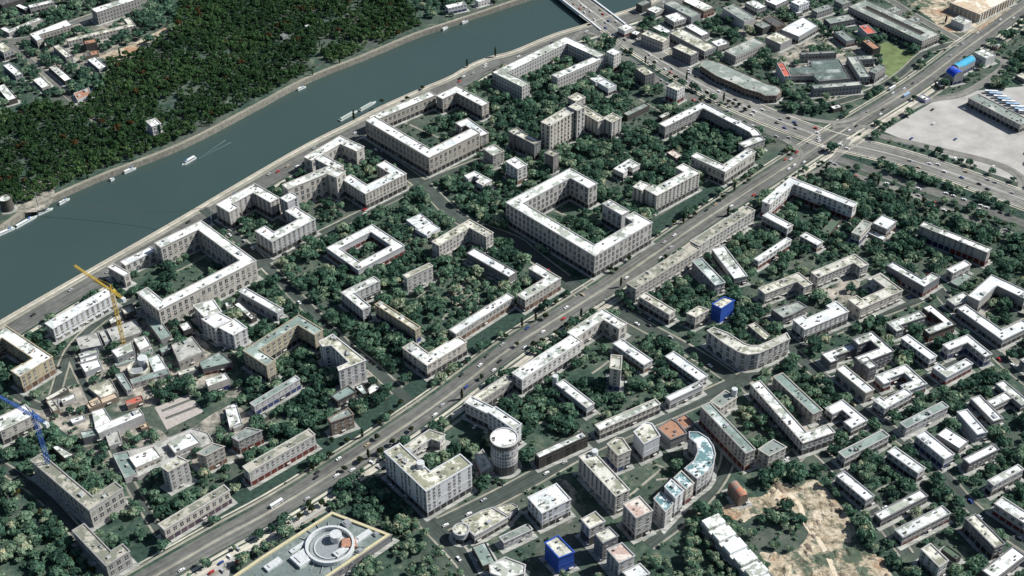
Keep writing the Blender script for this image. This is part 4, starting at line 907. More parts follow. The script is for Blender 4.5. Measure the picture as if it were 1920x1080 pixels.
# glazed ridges of the market hall
kb = bld('market hall'); kr, (kx, ky) = kb['root'], kb['c']; kh = kb['shapes'][0]['h']
for k, (y, x0, x1) in enumerate(((465, 320, 530), (490, 325, 540), (515, 170, 545), (537, 170, 560), (560, 345, 580), (580, 360, 590))):
    a, c = G(1440 + x0 / 4, y / 4, kh + 2), G(1440 + x1 / 4, (y - 14) / 4, kh + 2); ln = [a, c]; l, r_ = offset_line(ln, 2.2, False), offset_line(ln, -2.2, False); m = MB()
    m.poly([(*r_[0], kh), (*r_[1], kh), (*c, kh + 3), (*a, kh + 3)]); m.poly([(*a, kh + 3), (*c, kh + 3), (*l[1], kh), (*l[0], kh)]); m.poly([(*r_[0], kh), (*a, kh + 3), (*l[0], kh)]); m.poly([(*r_[1], kh), (*l[1], kh), (*c, kh + 3)]); m.obj('glazed_ridge', [roof_mat('t')], kr, (kx, ky))
# columns of the unfinished frame and its slab edges
cb = bld('concrete frame'); crr, (ccx, ccy) = cb['root'], cb['c']; q = cb['shapes'][0]['loops'][0]; chh = cb['shapes'][0]['h']
for k in range(4):
    a, c = q[k], q[(k + 1) % 4]; L = math.hypot(c[0] - a[0], c[1] - a[1]); n = int(L // 6)
    for j in range(n):
        x, y = a[0] + (c[0] - a[0]) * (j + .5) / n, a[1] + (c[1] - a[1]) * (j + .5) / n; m = MB(); m.box(-.8, -.8, 0, .8, .8, chh); link('column', m.mesh('column', [roof_mat('s')]), crr, (x - ccx, y - ccy, 0), math.atan2(c[1] - a[1], c[0] - a[0]))
# round tower: dark band; tank drums on two roofs
rb = bld('round white tower'); rs = rb['shapes'][0]; (rx, ry) = rb['c']; rad = math.hypot(rs['loops'][0][0][0] - rx, rs['loops'][0][0][1] - ry); m = MB(); ring(m, rx, ry, rad - .5, rad + .25, rs['h'] - 4.2, rs['h'] - 1.0); m.obj('dark_band', [UNIT_D], rb['root'], (rx, ry))
for lab, pt, rdm, hh in (('white slab with round', (960 + 325 / 4, 540 + 690 / 4), 2.6, 5), ('pale block with green roof', (960 + 1665 / 4, 540 + 800 / 4), 2.6, 7), ('largest white office', (480 + 1235 / 4, 810 + 260 / 4), 3.2, 5), ('works office', (1075 / 4, 540 + 560 / 4), 4.5, 6), ('tall cream slab', (960 + 620 / 4, 810 + 165 / 4), 2.8, 4)):
    tb = bld(lab); x, y = G(*pt, tb['shapes'][0]['h']); m = MB(); drum(m, x, y, rdm, .2, tb['shapes'][0]['h'] + hh); m.obj('concrete_drum' if 'works' not in lab else 'water_tank', [PALE], tb['root'], tb['c'])
# black letter-like vents on the slab that carries three, and the lettering of the low hall
tb = bld('slab with green and white roof'); 
for k in range(3):
    x, y = G(1440 + (650 + 13 * k) / 4, 810 + 135 / 4, tb['shapes'][0]['h']); m = MB(); m.box(-.35, -1.8, -.1, .35, 1.8, 1.2); link('black_vent', m.mesh('black_vent', [UNIT_D]), tb['root'], (x - tb['c'][0], y - tb['c'][1], tb['shapes'][0]['h']))
tb = bld('long low hall'); hz = tb['shapes'][0]['h'] + .03
for pts in (((-3, 3), (-1.6, -3), (-.2, 3)), ((.6, -3), (2, 3), (3.4, -3)), ((1.2, -.8), (2.8, -.8))):
    x, y = G(1893 / 4, 540 + 203 / 4, hz); m = MB()
    for (a0, b0), (a1, b1) in zip(pts, pts[1:]): m.bar((a0, b0, .1), (a1, b1, .1), .42)
    link('lettering', m.mesh('lettering', [UNIT_D]), tb['root'], (x - tb['c'][0], y - tb['c'][1], hz), R(-30))
# round shell beside the works office
sx_, sy_ = G(1040 / 4, 540 + 610 / 4, 6); m = MB(); ring(m, 0, 0, 8.5, 9.6, 0, 9); drum(m, 0, 0, 8.4, 0, 4.5, 1); sh = link('round_shell', None, None, (sx_, sy_, 0)); tag(sh, 'round cream roofed shell with dark inner pit in the old works', 'works building'); link('shell_wall', m.mesh('shell_wall', [roof_mat('c'), GREYM]), sh)
# ------------------------------------------------------------------ bridge
BR = W_('960,-98 1020,-52 1080,-2 1130,36 1150,52'); br = link('river_bridge', None, None, (*BR[2], 0)); tag(br, 'wide road bridge with white side girders over the far reach of the river', 'bridge'); ox, oy = BR[2]
m = MB(); l, r_ = offset_line(BR, 17, False), offset_line(BR, -17, False)
for k in range(len(BR) - 1):
    m.poly([(*r_[k], .02), (*r_[k + 1], .02), (*l[k + 1], .02), (*l[k], .02)]); m.poly([(*r_[k], -2), (*r_[k + 1], -2), (*r_[k + 1], .02), (*r_[k], .02)]); m.poly([(*l[k + 1], -2), (*l[k], -2), (*l[k], .02), (*l[k + 1], .02)])
m.obj('deck', [M_HWY], br, (ox, oy))
for s_ in (1, -1):
    m = MB(); a = offset_line(BR, 17.2 * s_, False); c = offset_line(BR, 19.4 * s_, False)
    for k in range(len(BR) - 1):
        m.poly([(*a[k], 1.6), (*a[k + 1], 1.6), (*c[k + 1], 1.6), (*c[k], 1.6)]); m.poly([(*c[k], -3), (*c[k + 1], -3), (*c[k + 1], 1.6), (*c[k], 1.6)]); m.poly([(*a[k], -1), (*a[k + 1], -1), (*a[k + 1], 1.6), (*a[k], 1.6)])
    m.obj('side_girder', [plain('white_girder', (.6, .62, .62))], br, (ox, oy))
for t in (.25, .62):
    x = BR[1][0] * (1 - t) + BR[3][0] * t; y = BR[1][1] * (1 - t) + BR[3][1] * t; m = MB(); m.box(-3, -18, -8, 3, 18, -1.9); link('pier', m.mesh('pier', [M_GRAN]), br, (x - ox, y - oy, 0), math.atan2(BR[3][1] - BR[1][1], BR[3][0] - BR[1][0]))
# ------------------------------------------------------------------ cranes
def crane(label, col, base, head, tip, ctip):
    x0, y0 = G(*base); lo, hi = 5, 150
    for _ in range(40):
        h = (lo + hi) / 2
        if proj(x0, y0, h)[1] > head[1]: lo = h
        else: hi = h
    T = Vector((*G(*tip, h), h)); C_ = Vector((*G(*ctip, h), h)); O = Vector((x0, y0, 0)); Hd = Vector((x0, y0, h)); e = link('tower_crane', None, None, O); tag(e, label, 'tower crane')
    dj = (T - Hd).normalized(); C2 = Hd - dj * (C_ - Hd).length
    paint = plain('crane_paint', col, .5, .15); s = 1.3; m = MB(); stp = 3.4
    def truss(m, A, B_, up, side, s, r, n):
        cs = [A + up * s * a + side * s * b_ for a, b_ in ((1, 1), (1, -1), (-1, -1), (-1, 1))]; d = B_ - A
        for c in cs: m.bar(c, c + d, r)
        for k in range(n):
            for i in range(4): p = cs[i] + d * (k / n); q = cs[(i + 1) % 4] + d * ((k + 1) / n); m.bar(p, q, r * .6)
    truss(m, Vector((0, 0, 0)), Vector((0, 0, h)), Vector((1, 0, 0)), Vector((0, 1, 0)), s, .19, int(h / stp)); link('mast', m.mesh('mast', [paint]), e)
    side = dj.cross(Vector((0, 0, 1))); L = (T - Hd).length
    m = MB(); truss(m, Vector((0, 0, h + .4)), Vector((0, 0, h + .4)) + dj * L, Vector((0, 0, 1)), side, .85, .16, int(L / 3)); link('jib', m.mesh('jib', [paint]), e)
    cl = (C_ - Hd).length; m = MB(); truss(m, Vector((0, 0, h + .4)), Vector((0, 0, h + .4)) - dj * cl, Vector((0, 0, 1)), side, .8, .16, max(3, int(cl / 3))); link('counter_jib', m.mesh('counter_jib', [paint]), e)
    az = math.atan2(dj.y, dj.x); m = MB(); m.box(-2.4, -1.6, -2.6, 1.2, 1.6, 1.4); cw = link('counterweight', m.mesh('counterweight', [PALE]), e, -dj * (cl - 1) + Vector((0, 0, h)), az)
    m = MB(); m.bar((-1, 0, 0), (0, 0, 7), .25); m.bar((1, 0, 0), (0, 0, 7), .25); m.bar((0, 0, 7), tuple(Vector((math.cos(0) * L * .6, 0, 1))), .10); m.bar((0, 0, 7), (-cl * .9, 0, 1), .10); link('tower_peak', m.mesh('tower_peak', [paint]), e, (0, 0, h + .8), az)
    m = MB(); m.box(-1, -1.1, -1.2, 1.2, 1.1, 1.2, 0); m.box(1.202, -.8, -.5, 1.26, .8, .9, 1); link('cab', m.mesh('cab', [paint, GLASS]), e, side * 2.6 + Vector((0, 0, h - 1.4)), az)
    m = MB(); m.box(-2.6, -2.6, 0, 2.6, 2.6, .8); link('base_block', m.mesh('base_block', [M_GRAN]), e)
crane('tall yellow tower crane standing in the old works by the quay', (.52, .36, .06), (234, 652), (207, 546), (140, 499), (222, 566))
crane('blue tower crane standing beside the mansard roofed block', (.05, .12, .36), (100, 900), (68, 782), (-20, 733), (80, 800))
# ------------------------------------------------------------------ trees
def leafmat(name, stops, rough=.9):
    m, nt, b = newmat(name, rough); a = N(nt, 'ShaderNodeAttribute'); a.attribute_name = 'tint'
    r = ramp(nt, a.outputs['Fac'], stops); n = noise(nt, coords(nt), .5, 3)
    nt.links.new(mix(nt, 1.0, r, ramp(nt, n, [(.3, (.7, .7, .7)), (.7, (1.25, 1.25, 1.25))]), 'MULTIPLY'), b.inputs[0])
    tr = N(nt, 'ShaderNodeBsdfTranslucent'); nt.links.new(b.inputs[0].links[0].from_socket, tr.inputs[0]); mx2 = N(nt, 'ShaderNodeMixShader'); mx2.inputs[0].default_value = .38
    nt.links.new(b.outputs[0], mx2.inputs[1]); nt.links.new(tr.outputs[0], mx2.inputs[2]); nt.links.new(mx2.outputs[0], nt.nodes['Material Output'].inputs[0]); return m
LEAF = leafmat('leaves', [(0, (.034, .082, .056)), (.25, (.070, .150, .100)), (.45, (.125, .225, .145)), (.65, (.21, .305, .20)), (.82, (.32, .39, .26)), (1, (.50, .47, .31))])
WOODL = leafmat('wood_leaves', [(0, (.022, .056, .022)), (.45, (.046, .104, .036)), (.72, (.080, .145, .050)), (.88, (.13, .20, .10)), (.93, (.065, .042, .014)), (1, (.085, .045, .014))])
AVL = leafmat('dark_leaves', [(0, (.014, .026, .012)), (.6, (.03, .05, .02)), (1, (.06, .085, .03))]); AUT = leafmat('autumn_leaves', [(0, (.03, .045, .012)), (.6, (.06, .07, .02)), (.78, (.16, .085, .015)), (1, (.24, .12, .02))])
BARK = plain('bark', (.06, .045, .035), .95, .3, 2)
def crown_pts(seed, n, shape, size):
    """leaf sprays spread through a lumpy crown of unit radius: verts (4n,3), tint (n)"""
    r = np.random.default_rng(seed)
    if shape == 'cyp':
        t = r.random(n) ** .8; a = r.random(n) * 6.283; rad = .30 * np.sin(np.pi * np.clip(t * .93 + .07, 0, 1)) ** .7 * np.sqrt(r.random(n)); c = np.stack([rad * np.cos(a), rad * np.sin(a), .25 + t * 2.4], 1)
        out = np.stack([np.cos(a), np.sin(a), np.full(n, .5)], 1); ti = r.random(n)
    else:
        nb = 7 if shape == 'round' else 10; L = r.normal(size=(nb, 3)); L /= np.linalg.norm(L, axis=1)[:, None]; L[:, 2] = np.abs(L[:, 2]) * .75; L *= (r.random((nb, 1)) * .35 + .38); L[0] = (0, 0, .35)
        br = r.random(nb) * .20 + .36; lt = r.random(nb); k = r.integers(0, nb, n); d = r.normal(size=(n, 3)); d /= np.linalg.norm(d, axis=1)[:, None]; d[:, 2] = np.where(d[:, 2] < -.35, -d[:, 2], d[:, 2])
        c = L[k] + d * (br[k] * (.80 + .24 * r.random(n)))[:, None]; c[:, 2] = c[:, 2] * .8 + 1.05; out = d; ti = np.clip(lt[k] * .62 + .38 * r.random(n), 0, 1)
    nn = out + r.normal(size=(n, 3)) * .30; nn /= np.linalg.norm(nn, axis=1)[:, None]; ref = r.normal(size=(n, 3)); u = np.cross(nn, ref); u /= np.linalg.norm(u, axis=1)[:, None]; v = np.cross(nn, u)
    s = size * (.65 + .7 * r.random(n))[:, None]; q = np.stack([c - u * s - v * s * .7, c + u * s - v * s * .7, c + u * s * .8 + v * s * .7, c - u * s * .8 + v * s * .8], 1)
    return q.reshape(-1, 3), ti
def np_mesh(name, verts, tint, mat):
    n = len(verts) // 4; me = bpy.data.meshes.new(name); me.vertices.add(4 * n); me.loops.add(4 * n); me.polygons.add(n)
    me.vertices.foreach_set('co', verts.astype(np.float32).ravel()); me.loops.foreach_set('vertex_index', np.arange(4 * n, dtype=np.int32)); me.polygons.foreach_set('loop_start', np.arange(0, 4 * n, 4, dtype=np.int32))
    at = me.attributes.new('tint', 'FLOAT', 'FACE'); at.data.foreach_set('value', tint.astype(np.float32)); me.materials.append(mat); me.update(calc_edges=True); return me
def trunk_mesh(h, r):
    b = MB(); n = 6
    def tube(A, B_, ra, rb):
        A, B_ = Vector(A), Vector(B_); d = (B_ - A).normalized(); u = d.cross(Vector((.3, 1, .1))).normalized(); v = d.cross(u)
        for k in range(n):
            p = lambda P, rr, j: tuple(P + (u * math.cos(6.283 * j / n) + v * math.sin(6.283 * j / n)) * rr); b.poly([p(A, ra, k), p(A, ra, k + 1), p(B_, rb, k + 1), p(B_, rb, k)])
    tube((0, 0, -.1), (0, 0, h), r, r * .6)
    for k in range(3): a = k * 2.1 + .4; tube((0, 0, h * .7), (math.cos(a) * .42, math.sin(a) * .42, h * 1.5), r * .5, r * .2)
    return b.mesh('trunk', [BARK])
TRUNK = trunk_mesh(.75, .075); TRUNKC = trunk_mesh(.5, .06)
CROWN = [np_mesh('crown', *crown_pts(50 + k, 420, 'bush', .115), LEAF) for k in range(7)]
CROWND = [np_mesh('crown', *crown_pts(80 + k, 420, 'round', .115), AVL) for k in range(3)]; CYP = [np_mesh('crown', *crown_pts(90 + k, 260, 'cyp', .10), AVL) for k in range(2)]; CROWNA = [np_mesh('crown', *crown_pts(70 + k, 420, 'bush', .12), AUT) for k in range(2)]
def tile_pts(s):
    out = []
    for part in s.split('|'):
        t, *p = part.split(); out += [(int(t[1]) * 480 + float(a) / 4, int(t[0]) * 270 + float(b_) / 4) for a, b_ in (q.split(',') for q in p)]
    return out
ROUNDS = tile_pts('13 402,148 447,160 395,212 355,240 596,180 770,245 588,300 680,295 870,370 965,365 995,372 1005,340 962,430 1160,430 1278,480 1250,490 1410,500 1355,525 1588,555 1655,560 1610,600 1575,635 1765,612 1795,675 1820,740 1720,715 1680,735 1500,680 1120,550 1170,540 1515,600 265,250 125,60 180,60|12 1740,255 1775,275 1580,405 1155,850 1150,880 870,860 740,945 775,945 1210,600 1365,530|22 410,285 330,350 220,400 160,435 480,250 330,105 250,215 40,430|21 1085,860 1010,940 925,1020 1170,1060 1690,670 1870,370 1425,655|31 785,210 940,150 660,280 550,180 1030,80 690,65 565,65 395,540 490,540 325,640 420,590 910,45 430,270 650,380|02 770,300 845,390 890,400 715,305 1065,480 1215,580 1620,765 1650,785 1705,785 1740,820 1455,705 1415,750 1770,810 880,475|01 950,770 1250,655 1130,740')
CYPS = tile_pts('13 430,190 822,290 1042,430 1205,530 1525,690|12 675,500 1665,335 1617,515 1285,570 815,1050|22 518,200 75,270 178,225|21 1545,810|31 845,175 800,20|02 1307,580 1585,740 1000,455|01 1583,485 735,880 1795,405|03 1330,150')
AUTS = tile_pts('30 130,460 315,610 320,805 445,890 415,1045 690,1040 540,960')
SINGLES = [(G(x, y + 4), 'round', random.uniform(3.0, 4.0)) for x, y in ROUNDS] + [(G(x, y + 6), 'cyp', random.uniform(4.2, 5.2)) for x, y in CYPS] + [(G(x, y + 4), 'aut', random.uniform(2.6, 3.4)) for x, y in AUTS]
# planting area test
def seg_dist(line, X, Y):
    d = np.full(X.shape, 1e9)
    for (ax, ay), (bx, by) in zip(line, line[1:]):
        L2 = (bx - ax) ** 2 + (by - ay) ** 2 or 1; t = np.clip(((X - ax) * (bx - ax) + (Y - ay) * (by - ay)) / L2, 0, 1); d = np.minimum(d, np.hypot(X - ax - t * (bx - ax), Y - ay - t * (by - ay)))
    return d
def in_frame(X, Y, m=40):
    f = (Y + OY) * CT + HC * ST; u = (Y + OY) * ST - HC * CT; px = 960 + F * X / f; py = 540 - F * u / f
    return (px > -m) & (px < 1920 + m) & (py > -m) & (py < 1080 + m), px, py
def vnoise(X, Y, s, seed):
    r = np.random.default_rng(seed); g = r.random((256, 256)); x, y = X / s + 500, Y / s + 500; i, j = np.floor(x).astype(int), np.floor(y).astype(int); fx, fy = x - i, y - j; fx, fy = fx * fx * (3 - 2 * fx), fy * fy * (3 - 2 * fy); a = lambda p, q: g[p % 256, q % 256]
    return (a(i, j) * (1 - fx) + a(i + 1, j) * fx) * (1 - fy) + (a(i, j + 1) * (1 - fx) + a(i + 1, j + 1) * fx) * fy
step = 6.9; gx, gy = np.meshgrid(np.arange(-780, 780, step), np.arange(-420, 760, step)); X = (gx + RNG.uniform(-2.6, 2.6, gx.shape)).ravel(); Y = (gy + RNG.uniform(-2.6, 2.6, gy.shape)).ravel()
ok, PXc, PYc = in_frame(X, Y); X, Y, PXc, PYc = X[ok], Y[ok], PXc[ok], PYc[ok]
riv = QUAY + BANK[::-1]; NEAR = np.array([True] * len(X)); q_ = QUAY + [(3000, QUAY[-1][1]), (3000, -1200), (-3000, -1200), (-3000, QUAY[0][1])]
near = pip(QUAY + [(3000, QUAY[-1][1] + 900), (3000, -1200), (-3000, -1200), (-3000, QUAY[0][1] - 1500)], X, Y); farb = pip([(-3000, BANK[0][1] - 1500)] + BANK + [(3000, BANK[-1][1] + 900), (3000, 4500), (-3000, 4500)], X, Y)
keep = near | farb
for ln, wd in ROADS.values(): keep &= seg_dist(ln, X, Y) > wd / 2 + 2.2
keep &= seg_dist(QUAY, X, Y) > 40; keep &= seg_dist(BANK, X, Y) > 14; keep &= seg_dist(AV, X, Y) > 17
for P in (SANDPIT, LOT, FIELD, FORE, SAND2): keep &= ~pip(P, X, Y)
keep &= ~(pip(PLAZA, X, Y)); keep &= ~pip(SAND3, X, Y)
for loops, b in FOOT:
    bb = b['bb']; near_ = (X > bb[0] - 4) & (X < bb[2] + 4) & (Y > bb[1] - 4) & (Y < bb[3] + 4) & keep
    if not near_.any(): continue
    idx = np.where(near_)[0]; lp = loops[0]; ins = pip(offset_line(lp, -4.2 if b['kd'] in ('ho', 'pa', 'ha') else -5.6 if b['kd'] not in ('hu', 'fa') else -2.5, True), X[idx], Y[idx])
    if len(loops) > 1: ins &= ~pip(offset_line(loops[1][::-1], 4.0, True), X[idx], Y[idx])
    keep[idx[ins]] = False
WOOD = W_('-60,238 70,197 150,202 200,152 205,112 275,96 322,60 352,-40 722,-40 792,47 640,117 500,184 350,258 250,303 100,368 -60,412')
wood = pip(WOOD, X, Y) & farb
MARK = np.array([p for p, _, _ in SINGLES])
dens = np.where(near, .74, .66); dens[pip(W_('140,600 330,590 480,700 470,880 200,870 60,770 100,640'), X, Y)] = .48
strips = seg_dist(offset_line(AV, 28, False), X, Y) < 9; dens[strips] = .22
dens[seg_dist(ROADS['ring road'][0], X, Y) < 24] = .25
for P, q in (('995,800 1110,825 1240,790 1340,830 1350,900 1260,1000 1180,1085 980,1085 850,1010 990,900', .30), ('215,500 300,450 380,432 440,478 350,545 290,540', .42), ('700,205 880,175 905,230 800,280', .5), ('1200,560 1310,590 1400,700 1340,720 1200,640', .5), ('1290,250 1420,230 1430,300 1340,300', .8), ('1540,510 1640,500 1660,560 1560,600', .35), ('620,470 690,430 740,470 680,510', .5), ('430,400 480,370 550,400 520,430', .35), ('590,380 640,340 700,390 560,450', .35)): dens[pip(W_(P), X, Y)] = q
top = near & (PYc < 200) & (PXc > 1180); dens[top] = .55
lum = vnoise(X, Y, 38, 3); clump = vnoise(X, Y, 16, 9)
pick = keep & ~wood & (clump * .55 + lum * .45 + RNG.random(len(X)) * .35 < dens * .98 + .08)
for (mx_, my_), _, _ in SINGLES: pick &= (X - mx_) ** 2 + (Y - my_) ** 2 > 20
TX, TY = X[pick], Y[pick]; size = RNG.gamma(8, .55, len(TX)).clip(2.0, 7.4); tone = np.clip(lum[pick] * .55 + RNG.normal(.10, .30, len(TX)), 0, 1)
order = np.argsort((TX - CAM.x) ** 2 + (TY - CAM.y) ** 2); NI = 296 - len(SINGLES)
def trees_mesh(name, xs, ys, sz, tones, mat, nq, qs, protos=8, shape='bush', zs=1.0):
    P = [crown_pts(200 + k, nq, shape, qs) for k in range(protos)]; vv, tt = [], []
    for x, y, s, t in zip(xs, ys, sz, tones):
        v, ti = P[int(RNG.integers(protos))]; a = RNG.random() * 6.283; c_, s_ = math.cos(a), math.sin(a); o = np.empty_like(v); o[:, 0] = (v[:, 0] * c_ - v[:, 1] * s_) * s + x; o[:, 1] = (v[:, 0] * s_ + v[:, 1] * c_) * s + y; o[:, 2] = v[:, 2] * s * zs - .25 * s; vv.append(o); tt.append(np.clip(ti * .5 + (t - .25) * .75, 0, 1) if t < 2 else np.clip(.9 + ti * .1, 0, 1))
    return np_mesh(name, np.concatenate(vv), np.concatenate(tt), mat)
sf = order[NI:]
o = link('courtyard_trees', trees_mesh('courtyard_trees', TX[sf], TY[sf], size[sf], tone[sf], LEAF, 150, .20)); tag(o, 'mass of green trees filling the far courtyards and verges', 'trees', None, 'stuff')
# the dark wood across the river
gx, gy = np.meshgrid(np.arange(-780, 400, 4.9), np.arange(150, 900, 4.9)); WX = (gx + RNG.uniform(-2.4, 2.4, gx.shape)).ravel(); WY = (gy + RNG.uniform(-2.4, 2.4, gy.shape)).ravel(); ok, wpx, wpy = in_frame(WX, WY)
ok &= pip(WOOD, WX, WY) & pip([(-3000, BANK[0][1] - 1500)] + BANK + [(3000, BANK[-1][1] + 900), (3000, 4500), (-3000, 4500)], WX, WY) & (seg_dist(BANK, WX, WY) > 12)
for P in ('285,70 335,92 380,115 410,118 400,105 345,85 300,62', '170,225 235,228 240,245 190,247', '500,62 520,66 545,70 542,78 505,75', '300,178 345,170 350,215 335,245 310,235', '30,290 55,300 65,345 50,350'): ok &= ~pip(W_(P), WX, WY) | (RNG.random(len(WX)) < .35)
for loops, b in FOOT:
    if b['c'][1] > 150 and b['c'][0] < 300: ok &= ~pip(offset_line(loops[0], -3.5, True), WX, WY)
WX, WY = WX[ok], WY[ok]; wp = vnoise(WX, WY, 70, 21); wt = np.clip(wp * .75 - .02 + RNG.normal(.0, .16, len(WX)), 0, .72); red = (RNG.random(len(WX)) < .035 * vnoise(WX, WY, 40, 5)); edge = seg_dist(BANK, WX, WY) < 34; wt[edge] = np.clip(wt[edge] + .3, 0, .85); gap = (vnoise(WX, WY, 30, 8) < .2) & (RNG.random(len(WX)) < .75); WX, WY, wt, red = WX[~gap], WY[~gap], wt[~gap], red[~gap]; wt[red] = 3
o = link('dark_wood', trees_mesh('dark_wood', WX, WY, RNG.gamma(9, .32, len(WX)).clip(1.5, 5.4) * np.where(red, 1.1, 1), wt, WOODL, 70, .24, 8, 'bush', 1.15)); tag(o, 'dense dark green wood with rusty autumn crowns across the river', 'wood', None, 'stuff')
gx, gy = np.meshgrid(np.arange(-780, 400, 16), np.arange(150, 900, 16)); cxx = (gx + RNG.uniform(-8, 8, gx.shape)).ravel(); cyy = (gy + RNG.uniform(-8, 8, gy.shape)).ravel(); ok = in_frame(cxx, cyy)[0] & pip(WOOD, cxx, cyy) & (RNG.random(len(cxx)) < .45)
o = link('wood_conifers', trees_mesh('wood_conifers', cxx[ok], cyy[ok], RNG.uniform(4, 6, ok.sum()), np.full(ok.sum(), .12), WOODL, 60, .15, 3, 'cyp')); tag(o, 'dark pointed conifers standing through the wood across the river', 'wood', None, 'stuff')
# low scrub: courtyards and verges between the trees
gr = near & keep & ~strips & (RNG.random(len(X)) < .5); sx, sy = X[gr] + 3, Y[gr] + 2.4
okb = np.ones(len(sx), bool)
for ln, wd in ROADS.values(): okb &= seg_dist(ln, sx, sy) > wd / 2 + 1
sx, sy = sx[okb], sy[okb]
o = link('undergrowth', trees_mesh('undergrowth', sx, sy, RNG.uniform(.9, 2.6, len(sx)), RNG.uniform(.1, .8, len(sx)), LEAF, 26, .34, 6, 'bush', .7)); tag(o, 'low shrubs and undergrowth between the courtyard trees', 'undergrowth', None, 'stuff')
# single trees
ORD = ['', 'second ', 'third ', 'fourth ', 'fifth ', 'sixth ', 'seventh ', 'eighth ', 'ninth ', 'tenth ', 'eleventh ', 'twelfth ', 'thirteenth ', 'fourteenth ', 'fifteenth ', 'sixteenth ', 'seventeenth ', 'eighteenth ', 'nineteenth ', 'twentieth ']
class Labels:
    def __init__(s): s.rows = []
    def add(s, o, head, x, y, tail='', group=None):
        lb = landmark(x, y); s.rows.append((o, head, lb['nick'], math.hypot(x - lb['c'][0], y - lb['c'][1]), tail, group))
    def done(s):
        by = {}
        for r in s.rows: by.setdefault((r[1], r[2], r[4]), []).append(r)
        for (head, nk, tail), rs in by.items():
            rs.sort(key=lambda r: r[3])
            for k, r in enumerate(rs):
                r[0]['label'] = f'{head}{tail} by the {nk}' if len(rs) == 1 else (f'{head}{tail} next to the {nk}' if k == 0 else f'{ORD[min(k, 19)]}{head}{tail} out from the {nk}')
                if r[5]: r[0]['group'] = r[5]
LB = Labels()
def tree(x, y, kind, s, tn=.5):
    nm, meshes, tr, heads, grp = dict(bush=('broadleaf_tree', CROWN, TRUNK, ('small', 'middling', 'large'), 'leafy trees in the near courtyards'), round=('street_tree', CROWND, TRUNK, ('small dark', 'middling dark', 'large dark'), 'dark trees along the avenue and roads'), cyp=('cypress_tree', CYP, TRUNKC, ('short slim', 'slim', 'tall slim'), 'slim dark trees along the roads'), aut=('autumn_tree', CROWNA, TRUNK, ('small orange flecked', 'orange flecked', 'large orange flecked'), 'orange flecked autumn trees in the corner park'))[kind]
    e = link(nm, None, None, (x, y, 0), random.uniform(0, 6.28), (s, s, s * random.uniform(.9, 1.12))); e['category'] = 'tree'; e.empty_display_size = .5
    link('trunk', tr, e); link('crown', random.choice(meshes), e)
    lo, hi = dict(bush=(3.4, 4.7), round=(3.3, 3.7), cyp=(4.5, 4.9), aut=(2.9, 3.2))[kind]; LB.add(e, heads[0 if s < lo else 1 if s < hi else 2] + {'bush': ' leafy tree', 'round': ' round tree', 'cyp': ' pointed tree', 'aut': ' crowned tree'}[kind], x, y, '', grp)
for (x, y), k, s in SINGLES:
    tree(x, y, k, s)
for i in order[:NI]: tree(TX[i], TY[i], 'bush', size[i], tone[i])
# ------------------------------------------------------------------ vehicles
CARP = {'white': (.75, .75, .75), 'silver': (.4, .41, .42), 'black': (.02, .02, .022), 'red': (.40, .03, .025), 'blue': (.03, .07, .25), 'sandy': (.42, .34, .22)}
def car_mesh(c):
    b = MB(); b.box(-2.2, -.9, .28, 2.2, .9, .85, 0); b.poly([(-1.7, -.8, .852), (1.2, -.8, .852), (.6, -.7, 1.42), (-1.3, -.7, 1.42)], 1); b.poly([(1.2, .8, .852), (-1.7, .8, .852), (-1.3, .7, 1.42), (.6, .7, 1.42)], 1)
    b.poly([(1.2, -.8, .852), (1.2, .8, .852), (.6, .7, 1.42), (.6, -.7, 1.42)], 1); b.poly([(-1.7, .8, .852), (-1.7, -.8, .852), (-1.3, -.7, 1.42), (-1.3, .7, 1.42)], 1); b.poly([(-1.3, -.7, 1.42), (.6, -.7, 1.42), (.6, .7, 1.42), (-1.3, .7, 1.42)], 0)
    for x in (-1.35, 1.35):
        for y in (-.92, .74): b.box(x - .32, y, 0, x + .32, y + .18, .62, 2)
    return b.mesh('car', [plain('car_paint_' + c, CARP[c], .35, .05), GLASS, UNIT_D])
CARS = {c: car_mesh(c) for c in CARP}; placed = []; LC = Labels(); ncar = 0
def car(x, y, rz, where, z=.33):
    global ncar
    if any((x - a) ** 2 + (y - c) ** 2 < 30 for a, c in placed): return
    if not in_frame(np.array([x]), np.array([y]), -4)[0][0]: return
    placed.append((x, y)); ncar += 1; c = random.choices(list(CARP), (46, 18, 18, 7, 6, 5))[0]; o = link('car', CARS[c], None, (x, y, z), rz, (1.15, 1.15, 1.15)); o['category'] = 'car'; LC.add(o, f'{c} car', x, y, ' ' + where, 'cars on the roads and in the yards')
def run(key, offs, n, where, t0=0.0, t1=1.0):
    ln = ROADS[key][0]; L = [0]
    for a, c in zip(ln, ln[1:]): L.append(L[-1] + math.hypot(c[0] - a[0], c[1] - a[1]))
    for _ in range(n):
        d = random.uniform(t0, t1) * L[-1]; i = max(k for k in range(len(ln) - 1) if L[k] <= d); t = (d - L[i]) / (L[i + 1] - L[i]); a, c = ln[i], ln[i + 1]; dx, dy = (c[0] - a[0]), (c[1] - a[1]); q = math.hypot(dx, dy); of = random.choice(offs); car(a[0] + dx * t - dy / q * of, a[1] + dy * t + dx / q * of, math.atan2(dy, dx) + (math.pi if of > 0 else 0), where)
run('ring road', (-11, -7, -3, 3, 7, 11), 100, 'on the ring road'); run('avenue', (-9, -5, 5, 9), 70, 'on the avenue'); run('quay road', (-6, -2, 3, 7), 42, 'on the quay road'); run('service road', (-4, 4), 26, 'on the service road'); run('parking road', (-3, 3), 22, 'on the parking road')
for k in ('lane by the brick colonnade', 'lower cross lane', 'right hand lane', 'upper right lane', 'slab row lane', 'mall lane', 'cross lane through the green courts', 'lane by the arched court', 'lane behind the wrapped tower'): run(k, (-3, 3), 6, 'in the lane')
